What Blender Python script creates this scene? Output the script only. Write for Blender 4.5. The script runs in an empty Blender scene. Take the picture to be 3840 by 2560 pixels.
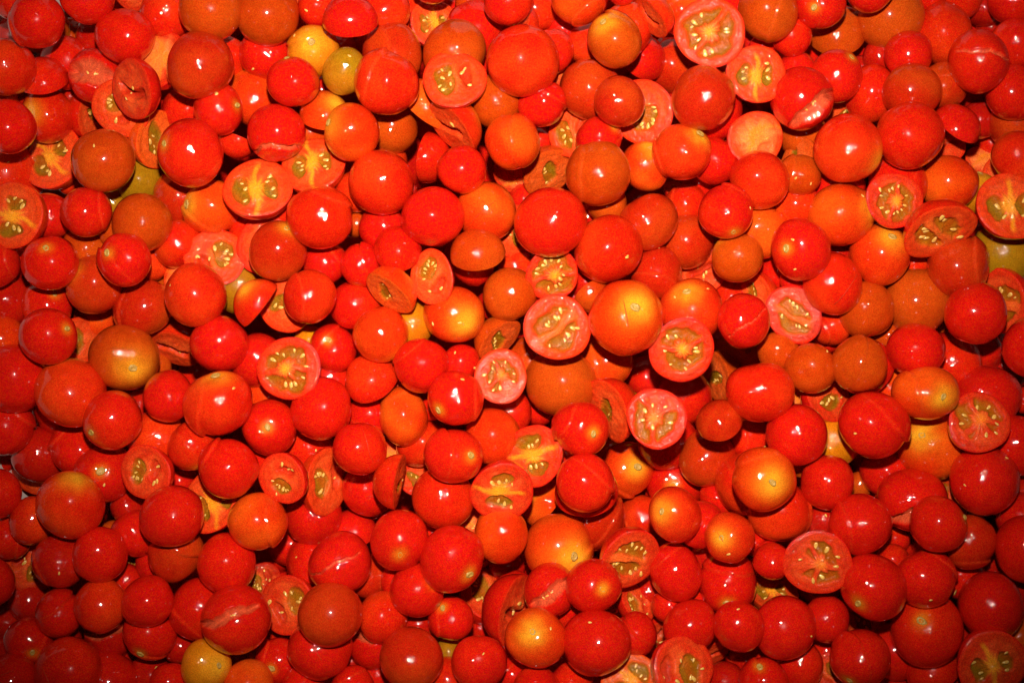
import bpy, math, random
import numpy as np
from mathutils import Vector, Matrix

# ---------------------------------------------------------------- camera, world, flash, exposure
S = bpy.context.scene
COL = S.collection
MM = 0.001
CAM_Z = 0.650

cam_data = bpy.data.cameras.new("camera")
cam = bpy.data.objects.new("camera", cam_data)
COL.objects.link(cam)
cam.location = (0, 0, CAM_Z)
cam_data.sensor_width = 36.0
cam_data.lens = 36.0 * 650.0 / 470.4
cam_data.clip_start = 0.01
cam_data.clip_end = 10.0
S.camera = cam

world = bpy.data.worlds.new("World")
S.world = world
world.use_nodes = True
wb = world.node_tree.nodes["Background"]
wb.inputs[0].default_value = (1.0, 0.93, 0.86, 1)
wb.inputs[1].default_value = 0.004

# the camera's flash: just above the lens, aimed a little high, so the lower edge falls off
fl = bpy.data.lights.new("camera_flash", 'SPOT')
fl.energy = 39.0
fl.color = (1.0, 0.87, 0.78)
fl.shadow_soft_size = 0.012
fl.spot_size = math.radians(58)
fl.spot_blend = 1.0
flash = bpy.data.objects.new("camera_flash", fl)
COL.objects.link(flash)
flash.location = (0.0, 0.105, 0.660)
aim = Vector((0.003, 0.072, 0.0)) - flash.location
flash.rotation_euler = aim.to_track_quat('-Z', 'Y').to_euler()

S.view_settings.view_transform = 'Standard'
S.view_settings.look = 'None'
S.view_settings.exposure = 0.0
S.view_settings.gamma = 1.0
S.cycles.max_bounces = 5
S.cycles.diffuse_bounces = 3
S.cycles.caustics_reflective = False
S.cycles.caustics_refractive = False
S.cycles.sample_clamp_indirect = 4.0

# ---------------------------------------------------------------- materials
def new_mat(name):
    m = bpy.data.materials.new(name)
    m.use_nodes = True
    nt = m.node_tree
    return m, nt, nt.nodes, nt.links, nt.nodes["Principled BSDF"]

def noise(N, scale, detail=2.0, rough=0.5):
    n = N.new("ShaderNodeTexNoise")
    n.inputs["Scale"].default_value = scale
    n.inputs["Detail"].default_value = detail
    n.inputs["Roughness"].default_value = rough
    return n

def maprange(N, L, src, a, b, c, d):
    n = N.new("ShaderNodeMapRange")
    L.new(src, n.inputs[0])
    for k, v in zip((1, 2, 3, 4), (a, b, c, d)):
        n.inputs[k].default_value = v
    return n.outputs[0]

def math_node(N, L, op, a, b):
    n = N.new("ShaderNodeMath"); n.operation = op
    for k, v in ((0, a), (1, b)):
        if isinstance(v, (int, float)): n.inputs[k].default_value = v
        else: L.new(v, n.inputs[k])
    return n.outputs[0]

def grain_colour(N, L, col_out, amount, vec):
    """fine speckle of the skin: lighter and darker pin-points"""
    n1 = noise(N, 1900.0, 1.0); L.new(vec, n1.inputs["Vector"])
    n2 = noise(N, 260.0, 3.0, 0.6); L.new(vec, n2.inputs["Vector"])
    v1 = maprange(N, L, n1.outputs["Fac"], 0.3, 0.7, 1.0 - amount, 1.0 + amount)
    v2 = maprange(N, L, n2.outputs["Fac"], 0.3, 0.7, 0.90, 1.08)
    v = math_node(N, L, 'MULTIPLY', v1, v2)
    hsv = N.new("ShaderNodeHueSaturation")
    L.new(col_out, hsv.inputs["Color"]); L.new(v, hsv.inputs["Value"])
    h = maprange(N, L, n1.outputs["Color"], 0.3, 0.7, 0.4955, 0.507)
    L.new(h, hsv.inputs["Hue"])
    return hsv.outputs["Color"]

def make_skin():
    m, nt, N, L, P = new_mat("tomato_skin")
    att = N.new("ShaderNodeAttribute"); att.attribute_name = "Col"
    geo = N.new("ShaderNodeNewGeometry")
    pos = geo.outputs["Position"]
    c = grain_colour(N, L, att.outputs["Color"], 0.20, pos)
    L.new(c, P.inputs["Base Color"])
    P.inputs["Subsurface Weight"].default_value = 0.14
    P.inputs["Subsurface Radius"].default_value = (1.0, 0.22, 0.08)
    P.inputs["Subsurface Scale"].default_value = 0.003
    nr = noise(N, 110.0, 3.0); L.new(pos, nr.inputs["Vector"])
    L.new(maprange(N, L, nr.outputs["Fac"], 0.35, 0.7, 0.16, 0.30), P.inputs["Roughness"])
    P.inputs["Specular IOR Level"].default_value = 0.04
    P.inputs["Coat Weight"].default_value = 1.0
    P.inputs["Coat IOR"].default_value = 1.62
    ng = noise(N, 26.0, 1.0); L.new(pos, ng.inputs["Vector"])
    L.new(maprange(N, L, ng.outputs["Fac"], 0.42, 0.66, 0.02, 0.042), P.inputs["Coat Roughness"])
    # relief in metres: faint ripples and pores everywhere, and a film of juice that stands in uneven beads in patches
    b1 = noise(N, 420.0, 3.0, 0.6); L.new(pos, b1.inputs["Vector"])
    b2 = noise(N, 560.0, 1.0, 0.5); L.new(pos, b2.inputs["Vector"])
    wet = noise(N, 62.0, 1.0); L.new(pos, wet.inputs["Vector"])
    wetm = maprange(N, L, wet.outputs["Fac"], 0.50, 0.60, 0.0, 1.0)
    film = math_node(N, L, 'MULTIPLY', math_node(N, L, 'MULTIPLY', b2.outputs["Fac"], wetm), 0.00055)
    hsum = math_node(N, L, 'ADD', math_node(N, L, 'MULTIPLY', b1.outputs["Fac"], 0.000055), film)
    bump = N.new("ShaderNodeBump")
    bump.inputs["Strength"].default_value = 1.0
    bump.inputs["Distance"].default_value = 1.0
    L.new(hsum, bump.inputs["Height"])
    bs = N.new("ShaderNodeBump"); bs.inputs["Strength"].default_value = 1.0; bs.inputs["Distance"].default_value = 1.0
    L.new(math_node(N, L, 'MULTIPLY', b1.outputs["Fac"], 0.00003), bs.inputs["Height"])
    L.new(bs.outputs["Normal"], P.inputs["Normal"])
    L.new(bump.outputs["Normal"], P.inputs["Coat Normal"])
    return m

def make_flesh():
    m, nt, N, L, P = new_mat("tomato_flesh")
    att = N.new("ShaderNodeAttribute"); att.attribute_name = "Col"
    geo = N.new("ShaderNodeNewGeometry"); pos = geo.outputs["Position"]
    c = grain_colour(N, L, att.outputs["Color"], 0.22, pos)
    L.new(c, P.inputs["Base Color"])
    P.inputs["Subsurface Weight"].default_value = 0.35
    P.inputs["Subsurface Radius"].default_value = (1.0, 0.35, 0.12)
    P.inputs["Subsurface Scale"].default_value = 0.0025
    nr = noise(N, 500.0, 2.0); L.new(pos, nr.inputs["Vector"])
    L.new(maprange(N, L, nr.outputs["Fac"], 0.35, 0.65, 0.28, 0.60), P.inputs["Roughness"])
    P.inputs["Specular IOR Level"].default_value = 0.08
    P.inputs["Coat Weight"].default_value = 0.6
    P.inputs["Coat IOR"].default_value = 1.37
    P.inputs["Coat Roughness"].default_value = 0.03
    b1 = noise(N, 1100.0, 2.0); L.new(pos, b1.inputs["Vector"])
    b2 = noise(N, 300.0, 2.0); L.new(pos, b2.inputs["Vector"])
    hsum = math_node(N, L, 'ADD', math_node(N, L, 'MULTIPLY', b1.outputs["Fac"], 0.35), math_node(N, L, 'MULTIPLY', b2.outputs["Fac"], 1.0))
    bump = N.new("ShaderNodeBump"); bump.inputs["Strength"].default_value = 0.7
    bump.inputs["Distance"].default_value = 0.0005
    L.new(hsum, bump.inputs["Height"])
    L.new(bump.outputs["Normal"], P.inputs["Normal"])
    b3 = noise(N, 430.0, 2.0, 0.6); L.new(pos, b3.inputs["Vector"])
    bc = N.new("ShaderNodeBump"); bc.inputs["Strength"].default_value = 1.0; bc.inputs["Distance"].default_value = 0.00095
    L.new(b3.outputs["Fac"], bc.inputs["Height"]); L.new(bc.outputs["Normal"], P.inputs["Coat Normal"])
    return m

def make_seed_mat():
    m, nt, N, L, P = new_mat("tomato_seed")
    geo = N.new("ShaderNodeNewGeometry")
    n = noise(N, 900.0, 2.0); L.new(geo.outputs["Position"], n.inputs["Vector"])
    r = N.new("ShaderNodeValToRGB"); L.new(n.outputs["Fac"], r.inputs[0])
    r.color_ramp.elements[0].position = 0.3; r.color_ramp.elements[0].color = (0.62, 0.28, 0.03, 1)
    r.color_ramp.elements[1].position = 0.7; r.color_ramp.elements[1].color = (0.88, 0.60, 0.15, 1)
    L.new(r.outputs[0], P.inputs["Base Color"])
    P.inputs["Roughness"].default_value = 0.2
    P.inputs["Coat Weight"].default_value = 0.6
    P.inputs["Subsurface Weight"].default_value = 0.2
    P.inputs["Subsurface Scale"].default_value = 0.001
    return m

def make_scar_mat():
    m, nt, N, L, P = new_mat("stem_scar")
    tc = N.new("ShaderNodeTexCoord")
    n = noise(N, 5.0, 4.0); L.new(tc.outputs["Object"], n.inputs["Vector"])
    r = N.new("ShaderNodeValToRGB"); L.new(n.outputs["Fac"], r.inputs[0])
    r.color_ramp.elements[0].position = 0.35; r.color_ramp.elements[0].color = (0.30, 0.16, 0.02, 1)
    r.color_ramp.elements[1].position = 0.65; r.color_ramp.elements[1].color = (0.62, 0.38, 0.08, 1)
    L.new(r.outputs[0], P.inputs["Base Color"])
    P.inputs["Roughness"].default_value = 0.5
    return m

def make_plastic():
    m, nt, N, L, P = new_mat("white_plastic")
    geo = N.new("ShaderNodeNewGeometry")
    n = noise(N, 60.0, 4.0); L.new(geo.outputs["Position"], n.inputs["Vector"])
    r = N.new("ShaderNodeValToRGB"); L.new(n.outputs["Fac"], r.inputs[0])
    r.color_ramp.elements[0].color = (0.62, 0.44, 0.38, 1); r.color_ramp.elements[1].color = (0.76, 0.70, 0.66, 1)
    L.new(r.outputs[0], P.inputs["Base Color"]); P.inputs["Roughness"].default_value = 0.35
    return m

SKIN, FLESH, SEED, SCAR, PLASTIC = make_skin(), make_flesh(), make_seed_mat(), make_scar_mat(), make_plastic()

# ---------------------------------------------------------------- mesh helpers
def mesh_from(name, V, F, C, mat):
    me = bpy.data.meshes.new(name)
    V = np.asarray(V, dtype=np.float32); F = np.asarray(F, dtype=np.int32)
    me.vertices.add(len(V)); me.vertices.foreach_set("co", V.ravel())
    k = F.shape[1]
    me.loops.add(F.size); me.loops.foreach_set("vertex_index", F.ravel())
    me.polygons.add(len(F))
    me.polygons.foreach_set("loop_start", np.arange(0, F.size, k, dtype=np.int32))
    me.polygons.foreach_set("loop_total", np.full(len(F), k, dtype=np.int32))
    me.polygons.foreach_set("use_smooth", np.ones(len(F), dtype=bool))
    me.update(calc_edges=True)
    if C is not None:
        a = me.color_attributes.new("Col", 'FLOAT_COLOR', 'POINT')
        a.data.foreach_set("color", np.hstack([C, np.ones((len(C), 1))]).astype(np.float32).ravel())
    me.materials.append(mat)
    return me

def link(name, me, loc=(0, 0, 0), parent=None):
    o = bpy.data.objects.new(name, me)
    COL.objects.link(o)
    o.location = loc
    if parent is not None: o.parent = parent
    return o

_qs = {}
def quad_sphere(n):
    if n in _qs: return _qs[n]
    idx = {}; V = []; F = []
    def vid(p):
        k = tuple(np.round(p, 5))
        if k not in idx:
            idx[k] = len(V); V.append(p)
        return idx[k]
    t = np.tan(np.linspace(-math.pi / 4, math.pi / 4, n + 1))
    for ax in range(3):
        for s in (-1, 1):
            g = np.zeros((n + 1, n + 1), int)
            for i in range(n + 1):
                for j in range(n + 1):
                    p = np.zeros(3); p[ax] = s; p[(ax + 1) % 3] = t[i]; p[(ax + 2) % 3] = t[j]
                    g[i, j] = vid(p)
            for i in range(n):
                for j in range(n):
                    q = (g[i, j], g[i + 1, j], g[i + 1, j + 1], g[i, j + 1])
                    F.append(q if s > 0 else q[::-1])
    V = np.array(V); V /= np.linalg.norm(V, axis=1)[:, None]
    _qs[n] = (V, np.array(F)); return _qs[n]

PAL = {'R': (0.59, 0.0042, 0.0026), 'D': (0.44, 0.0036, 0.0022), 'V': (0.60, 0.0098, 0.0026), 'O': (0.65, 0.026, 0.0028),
       'A': (0.48, 0.040, 0.0026), 'B': (0.46, 0.013, 0.0026), 'Y': (0.58, 0.175, 0.0035), 'G': (0.33, 0.150, 0.004)}
SECOND = {'R': (0.65, 0.012, 0.003), 'D': (0.48, 0.007, 0.003), 'V': (0.69, 0.032, 0.004), 'O': (0.75, 0.082, 0.005),
          'A': (0.52, 0.060, 0.004), 'B': (0.52, 0.040, 0.004), 'Y': (0.62, 0.13, 0.004), 'G': (0.42, 0.14, 0.005)}

def wave(D, rs, k, amp):
    """a smooth random function on directions D"""
    out = np.zeros(len(D))
    for _ in range(k):
        w = rs.normal(size=3) * rs.uniform(1.2, 3.2)
        out += np.sin(D @ w + rs.uniform(0, 6.28))
    return out * amp / math.sqrt(k)

def skin_colour(D, rs, c, halo=None, pole=None):
    base = np.array(PAL[c]) * rs.uniform(0.9, 1.1, 3) ** np.array([0.5, 1.5, 1.0])
    sec = np.array(SECOND[c])
    d = rs.normal(size=3); d /= np.linalg.norm(d)
    f = np.clip(0.30 + 0.5 * (D @ d) + wave(D, rs, 5, 0.38), 0, 1)[:, None]
    if c == 'R': f = f * (0.25 if rs.rand() < 0.6 else 1.1)
    C = base * (1 - f) + sec * f
    if pole is not None:
        a = np.arccos(np.clip(D @ pole, -1, 1))
        wide, strong = {'R': (0.22, .55), 'D': (0.2, .4), 'V': (0.42, .85), 'O': (0.46, .95), 'A': (0.5, .9), 'B': (0.3, .6), 'Y': (0.7, .9), 'G': (0.6, .6)}[c]
        h = (strong * np.exp(-(a / wide) ** 2) * (1 + wave(D * 2.5, rs, 4, 0.25)))[:, None].clip(0, 1)
        C = C * (1 - h) + np.array((0.78, 0.33, 0.015)) * h
    return C

def stretch(P, e):
    """lengthen along a direction in plan"""
    if not e: return P
    k, a = e; a = math.radians(a); u = np.array((math.cos(a), math.sin(a), 0.0)); v = np.array((-u[1], u[0], 0.0))
    s = math.sqrt(k)
    return P + np.outer(P @ u, u) * (s - 1) + np.outer(P @ v, v) * (1 / s - 1)

def whole_geometry(r, c, seed, o, n=16):
    rs = np.random.RandomState(seed)
    D, F = quad_sphere(n)
    rad = 1 + wave(D, rs, 6, 0.024)
    for _ in range(3):
        q_ = rs.normal(size=3); q_ /= np.linalg.norm(q_)
        rad = rad - rs.uniform(0.02, 0.07) * np.exp(-(np.arccos(np.clip(D @ q_, -1, 1)) / 0.55) ** 2)
    if 'e' not in o: o = dict(o, e=(rs.uniform(1.0, 1.09), rs.uniform(0, 180)))
    pole = None
    if 's' in o:
        sx, sy = o['s']; q = min(0.97, math.hypot(sx, sy)); pole = np.array((sx, sy, math.sqrt(1 - q * q))); pole /= np.linalg.norm(pole)
        a = np.arccos(np.clip(D @ pole, -1, 1)); rad = rad - 0.05 * np.exp(-(a / 0.28) ** 2)
    elif c in 'OAVY' and rs.rand() < 0.4:
        pole = rs.normal(size=3); pole /= np.linalg.norm(pole)
        if pole[2] > 0.45: pole[2] *= -1
    C = skin_colour(D, rs, c, pole=pole)
    P = D * rad[:, None]
    if 'seam' in o:   # two cut halves still sitting together, a little out of step
        a, off, sl = o['seam']; v = np.array((math.cos(a) * math.cos(sl), math.sin(a) * math.cos(sl), math.sin(sl)))
        q = D @ v - off - 0.03 * np.sin(D @ np.cross(v, (0, 0, 1.0)) * 4 + seed)
        lo = 1 / (1 + np.exp(q / 0.008))
        P = P * (1 - 0.055 * lo)[:, None] + np.outer(lo, np.cross(v, (0, 0, 1.0))) * rs.uniform(-0.07, 0.07)
        edge_ = np.exp(-(q / 0.020) ** 2)[:, None] * 0.22; C = C * (1 - edge_) + np.array((0.72, 0.10, 0.02)) * edge_
    if 'w' in o:   # gaping split
        a = math.radians(o['a']); u = np.array((math.cos(a), math.sin(a), 0)); v = np.array((-u[1], u[0], 0))
        off = o.get('o', 0.0); wd = 0.5 * o['w']
        U = D @ u; Q = D @ v - off + 0.05 * np.sin(U * 5 + seed) + 0.018 * np.sin(U * 17 + seed)
        half = wd * np.sqrt(np.clip(1 - (U / 0.92) ** 2, 0, 1)) + 1e-4
        m = (D[:, 2] > 0.05) & (np.abs(Q) < half)
        g = np.zeros(len(D)); g[m] = np.sqrt(1 - (Q[m] / half[m]) ** 2)
        lip = np.exp(-((np.abs(Q) - half) / 0.05) ** 2) * (D[:, 2] > 0) * np.clip(half / (wd + 1e-6), 0, 1)
        P = P * (1 - g * (0.10 + 0.55 * wd))[:, None] + np.outer((~m) * lip * 0.018 * np.sign(Q), v)
        P[:, 2] -= (m & (Q > 0)) * 0.05 * g
        fl_c = np.array((0.66, 0.085, 0.030)) * (0.75 + 0.35 * rs.rand(len(D), 1))
        k = np.clip(g * 2.2, 0, 1)[:, None]; C = C * (1 - k) + fl_c * k
    P = stretch(P, o.get('e'))
    # resting weight: the underside is pressed a little flat
    P[:, 2] = np.where(P[:, 2] < -0.35, -0.35 + (P[:, 2] + 0.35) * 0.72, P[:, 2])
    return P * r * 1.075, F, C, pole

# the small shared pieces
def seed_mesh(k):
    D, F = quad_sphere(3)
    P = D.copy()
    P[:, 0] *= 1.0; t = (P[:, 0] + 1) / 2
    P[:, 1] *= 0.62 * (1 - 0.45 * t) * (1 + 0.1 * k); P[:, 2] *= 0.30
    return mesh_from("seed", P * 0.5, F, None, SEED)
SEEDS = [seed_mesh(k) for k in range(3)]

def scar_mesh(k):
    V = [(0, 0, 0.06)]; F = []; n = 18
    prof = [(0.25, 0.02), (0.5, 0.03), (0.62, 0.16), (0.80, 0.17), (1.0, 0.0), (1.05, -0.12)]
    rs = np.random.RandomState(k)
    for (rr, zz) in prof:
        for i in range(n):
            a = 2 * math.pi * i / n
            q = rr * (1 + 0.12 * math.sin(a * 2 + k) + 0.06 * rs.randn())
            V.append((q * math.cos(a), q * math.sin(a), zz * (1 + 0.5 * rs.randn() * 0.5)))
    tri = [(0, 1 + i, 1 + (i + 1) % n, 1 + (i + 1) % n) for i in range(n)]
    for j in range(len(prof) - 1):
        for i in range(n):
            a, b = 1 + j * n + i, 1 + j * n + (i + 1) % n
            F.append((a, a + n, b + n, b))
    me = bpy.data.meshes.new("stem_scar")
    me.from_pydata(V, [], [t[:3] for t in tri] + F)
    for p in me.polygons: p.use_smooth = True
    me.materials.append(SCAR)
    return me
SCARS = [scar_mesh(k) for k in range(3)]

def frame(n, spin=0.0):
    n = Vector(n).normalized()
    x = Vector((1, 0, 0)) if abs(n.x) < 0.9 else Vector((0, 1, 0))
    x = (x - n * x.dot(n)).normalized(); y = n.cross(x)
    M = Matrix((x, y, n)).transposed()
    return (M @ Matrix.Rotation(spin, 3, 'Z'))

def place(name, me, parent, loc, n, spin, size):
    o = bpy.data.objects.new(name, me); COL.objects.link(o); o.parent = parent
    o.matrix_local = Matrix.Translation(Vector(loc)) @ frame(n, spin).to_4x4() @ Matrix.Diagonal((size[0], size[1], size[2], 1))
    return o

def tagged(o, label, cat, group):
    o['label'] = label; o['category'] = cat; o['group'] = group
    return o

def crack_part(root, r, ang, off, seed):
    """the fine raised lip of a knife cut that has closed again, lying along the skin"""
    rs = random.Random(seed); a = math.radians(ang)
    u = Vector((math.cos(a), math.sin(a), 0)); v = Vector((-u.y, u.x, 0))
    V = []; F = []; n = 26; span = rs.uniform(0.45, 0.8); bow = rs.uniform(-.25, .25)
    for i in range(n + 1):
        t = -span + 2 * span * i / n
        wdt = (0.010 * math.sqrt(max(0, 1 - (t / span) ** 2)) + 0.001)
        o_ = off + bow * t * t + 0.02 * math.sin(t * 5 + seed)
        for k, (dq, hh) in enumerate(((-1, -0.012), (0, 0.007), (1, -0.012))):
            q = o_ + dq * wdt
            z = math.sqrt(max(0.0, 1 - t * t - q * q))
            p = (u * t + v * q + Vector((0, 0, z))).normalized() * (1.006 + hh)
            V.append(tuple(p * r * 1.045))
    for i in range(n):
        for k in (0, 1):
            b = i * 3 + k; F.append((b, b + 3, b + 4, b + 1))
    C = np.tile(np.array((0.50, 0.028, 0.008)), (len(V), 1))
    return link("skin_crack", mesh_from("skin_crack", V, F, C, FLESH), parent=root)

# ---------------------------------------------------------------- cut faces
FLESH_C = {'R': (0.62, 0.026, 0.007), 'D': (0.42, 0.014, 0.005), 'V': (0.68, 0.044, 0.008), 'O': (0.72, 0.095, 0.010),
           'A': (0.62, 0.075, 0.008), 'B': (0.54, 0.042, 0.007)}
CORE = np.array((0.82, 0.24, 0.018)); PALE = np.array((0.84, 0.16, 0.035)); YEL = np.array((0.86, 0.38, 0.018))
JELLY = np.array((0.30, 0.12, 0.005)); GREEN = np.array((0.16, 0.145, 0.005)); DARK = np.array((0.30, 0.010, 0.005))

def smooth(x, a, b):
    t = np.clip((x - a) / (b - a), 0, 1); return t * t * (3 - 2 * t)

def face_pattern(style, X, Y, rs):
    """height, locule mask, core mask, yellow mask, hollow mask on the unit disc; and seed spots (x, y, spin)"""
    sh = rs.uniform(-0.09, 0.09, 2); k1, k2, k3, k4 = rs.uniform(0, 6.28, 4); sc = rs.uniform(0.92, 1.14)
    X, Y = ((X + sh[0]) * sc + 0.05 * np.sin(4.2 * Y + k1) + 0.025 * np.sin(9 * Y + k2), (Y + sh[1]) * sc * rs.uniform(0.92, 1.1) + 0.05 * np.sin(4.6 * X + k3) + 0.025 * np.sin(10 * X + k4))
    rad = np.hypot(X, Y); th = np.arctan2(Y, X)
    wob = 0.04 * np.sin(3 * th + rs.uniform(0, 6)) + 0.03 * np.sin(7 * th + rs.uniform(0, 6)) + 0.02 * np.sin(13 * th + rs.uniform(0, 6))
    L = np.zeros_like(rad); core = np.zeros_like(rad); yel = np.zeros_like(rad); hol = np.zeros_like(rad); seeds = []
    ph = rs.uniform(0, 6.28)
    rays = 0.5 + 0.5 * np.sin(th * 17 + 2 * np.sin(th * 3 + ph))
    if style in ('wheel', 'star'):
        nsep = 2 if style == 'wheel' else 3
        ring = smooth(rad + wob, 0.26, 0.36) * (1 - smooth(rad + wob, 0.62, 0.73))
        sept = np.ones_like(rad)
        for k in range(nsep):
            a = ph + 2 * math.pi * k / nsep + rs.uniform(-0.3, 0.3)
            d = np.abs(np.angle(np.exp(1j * (th - a)))); sept *= smooth(d * rad, 0.06, 0.13)
        L = ring * sept
        if style == 'star': L *= smooth(np.abs(np.angle(np.exp(1j * (th - ph - 1.0)))), 0.5, 0.8)
        core = (1 - smooth(rad + wob + 0.16 * rays, 0.18, 0.5)); yel = 1 - smooth(rad + 0.1 * rays, 0.05, 0.34)
        ns = 15 if style == 'wheel' else 11
        for k in range(ns):
            a = ph + 2 * math.pi * (k + rs.uniform(-.25, .25)) / ns; q = rs.uniform(0.40, 0.60)
            seeds.append((q * math.cos(a), q * math.sin(a), a + math.pi + rs.uniform(-.3, .3)))
    elif style == 'two':
        b = 0.13 + 0.04 * np.sin(4 * X + ph)
        e = np.sqrt((X / 0.72) ** 2 + (Y / 0.66) ** 2) + wob
        L = smooth(np.abs(Y), b - 0.03, b + 0.05) * (1 - smooth(e, 0.86, 1.0))
        core = (1 - smooth(np.abs(Y), 0.08, 0.24)) * (1 - smooth(np.abs(X), 0.5, 0.9)) * (0.5 + 0.5 * rays); yel = core * 0.3
        for k in range(13):
            s = 1 if k % 2 else -1; x = -0.5 + 1.0 * k / 12
            y = s * rs.uniform(0.24, 0.46) * (1 - 0.4 * abs(x)); seeds.append((x, y, math.atan2(-y, -x * 0.4) + rs.uniform(-.3, .3)))
    elif style == 'seedy':
        e = np.sqrt(((X + 0.30) / 0.36) ** 2 + (Y / 0.52) ** 2) + wob
        L = 1 - smooth(e, 0.82, 1.02)
        e2 = np.sqrt(((X - 0.42) / 0.20) ** 2 + ((Y - 0.05) / 0.42) ** 2) + wob
        hol = (1 - smooth(e2, 0.7, 1.1)) * 0.7
        core = (1 - smooth(np.hypot((X - 0.0) / 0.25, Y / 0.5), 0.5, 1.1)) * 0.8; yel = core * 0.25 * rays
        for k in range(9):
            a = math.pi + (k - 4) * 0.42 + rs.uniform(-.1, .1); q = rs.uniform(0.18, 0.40)
            seeds.append((-0.18 + q * math.cos(a), 0.9 * q * math.sin(a) * 1.2, a + math.pi + rs.uniform(-.4, .4)))
        for k in range(3): seeds.append((rs.uniform(0.15, 0.6), rs.uniform(-0.5, 0.5), rs.uniform(0, 6)))
    elif style == 'yellow':
        for sx, w_, h_ in ((-0.42, 0.26, 0.46), (0.44, 0.22, 0.40)):
            e = np.sqrt(((X - sx) / w_) ** 2 + (Y / h_) ** 2) + wob * 1.5; L = np.maximum(L, 1 - smooth(e, 0.78, 1.05))
        core = 1 - smooth(np.hypot(X / 0.42, Y / 0.60) + 0.2 * rays, 0.5, 1.2)
        yel = np.maximum(1 - smooth(np.hypot(X, Y * 0.8) + 0.12 * rays, 0.16, 0.44), (1 - smooth(np.abs(X) + 0.02 * rays, 0.03, 0.12)) * (1 - smooth(rad, 0.7, 0.98)) * 0.8)
        for k in range(8):
            s = 1 if k % 2 else -1; y = -0.33 + 0.66 * k / 7; seeds.append((s * rs.uniform(0.30, 0.46), y, math.atan2(-y, -s) + rs.uniform(-.4, .4)))
    elif style == 'green':
        e = np.sqrt(((X + 0.12) / 0.30) ** 2 + (Y / 0.58) ** 2) + wob
        L = 1 - smooth(e, 0.8, 1.02)
        core = (1 - smooth(np.hypot((X - 0.35) / 0.3, Y / 0.5), 0.4, 1.1)) * 0.5
        for k in range(5): seeds.append((-0.12 + rs.uniform(-.14, .14), -0.4 + 0.8 * k / 4, math.pi / 2 + rs.uniform(-.6, .6)))
    elif style == 'pale':
        core = 1 - smooth(rad + wob * 2, 0.3, 0.9)
        yel = np.clip((1 - smooth(np.hypot(X - 0.1, Y * 0.8) + 0.2 * rays, 0.15, 0.6)) * 0.8 + 0.7 * np.exp(-((X + 0.25 * np.sin(3 * Y + ph)) / 0.10) ** 2) * (rad < 0.85), 0, 1)
        hol = (1 - smooth(np.hypot((X + 0.42) / 0.22, (Y - 0.2) / 0.40) + wob, 0.7, 1.1)) * 0.5
        for k in range(3): seeds.append((rs.uniform(-0.6, -0.2), rs.uniform(-0.4, 0.5), rs.uniform(0, 6)))
    else:  # flat: a folded, torn hollow
        bend = 0.14 * np.sin(2.6 * X + ph)
        d = np.abs(Y - bend); hol = (1 - smooth(d, 0.05, 0.22)) * (1 - smooth(np.abs(X), 0.45, 0.68))
        core = (1 - smooth(np.hypot(X / 0.5, (Y - bend - 0.3) / 0.25), 0.5, 1.1)) * 0.6
        for k in range(3): seeds.append((rs.uniform(-0.45, 0.45), rs.uniform(-0.25, 0.4), rs.uniform(0, 6)))
    return L, core, yel, hol, seeds

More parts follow.
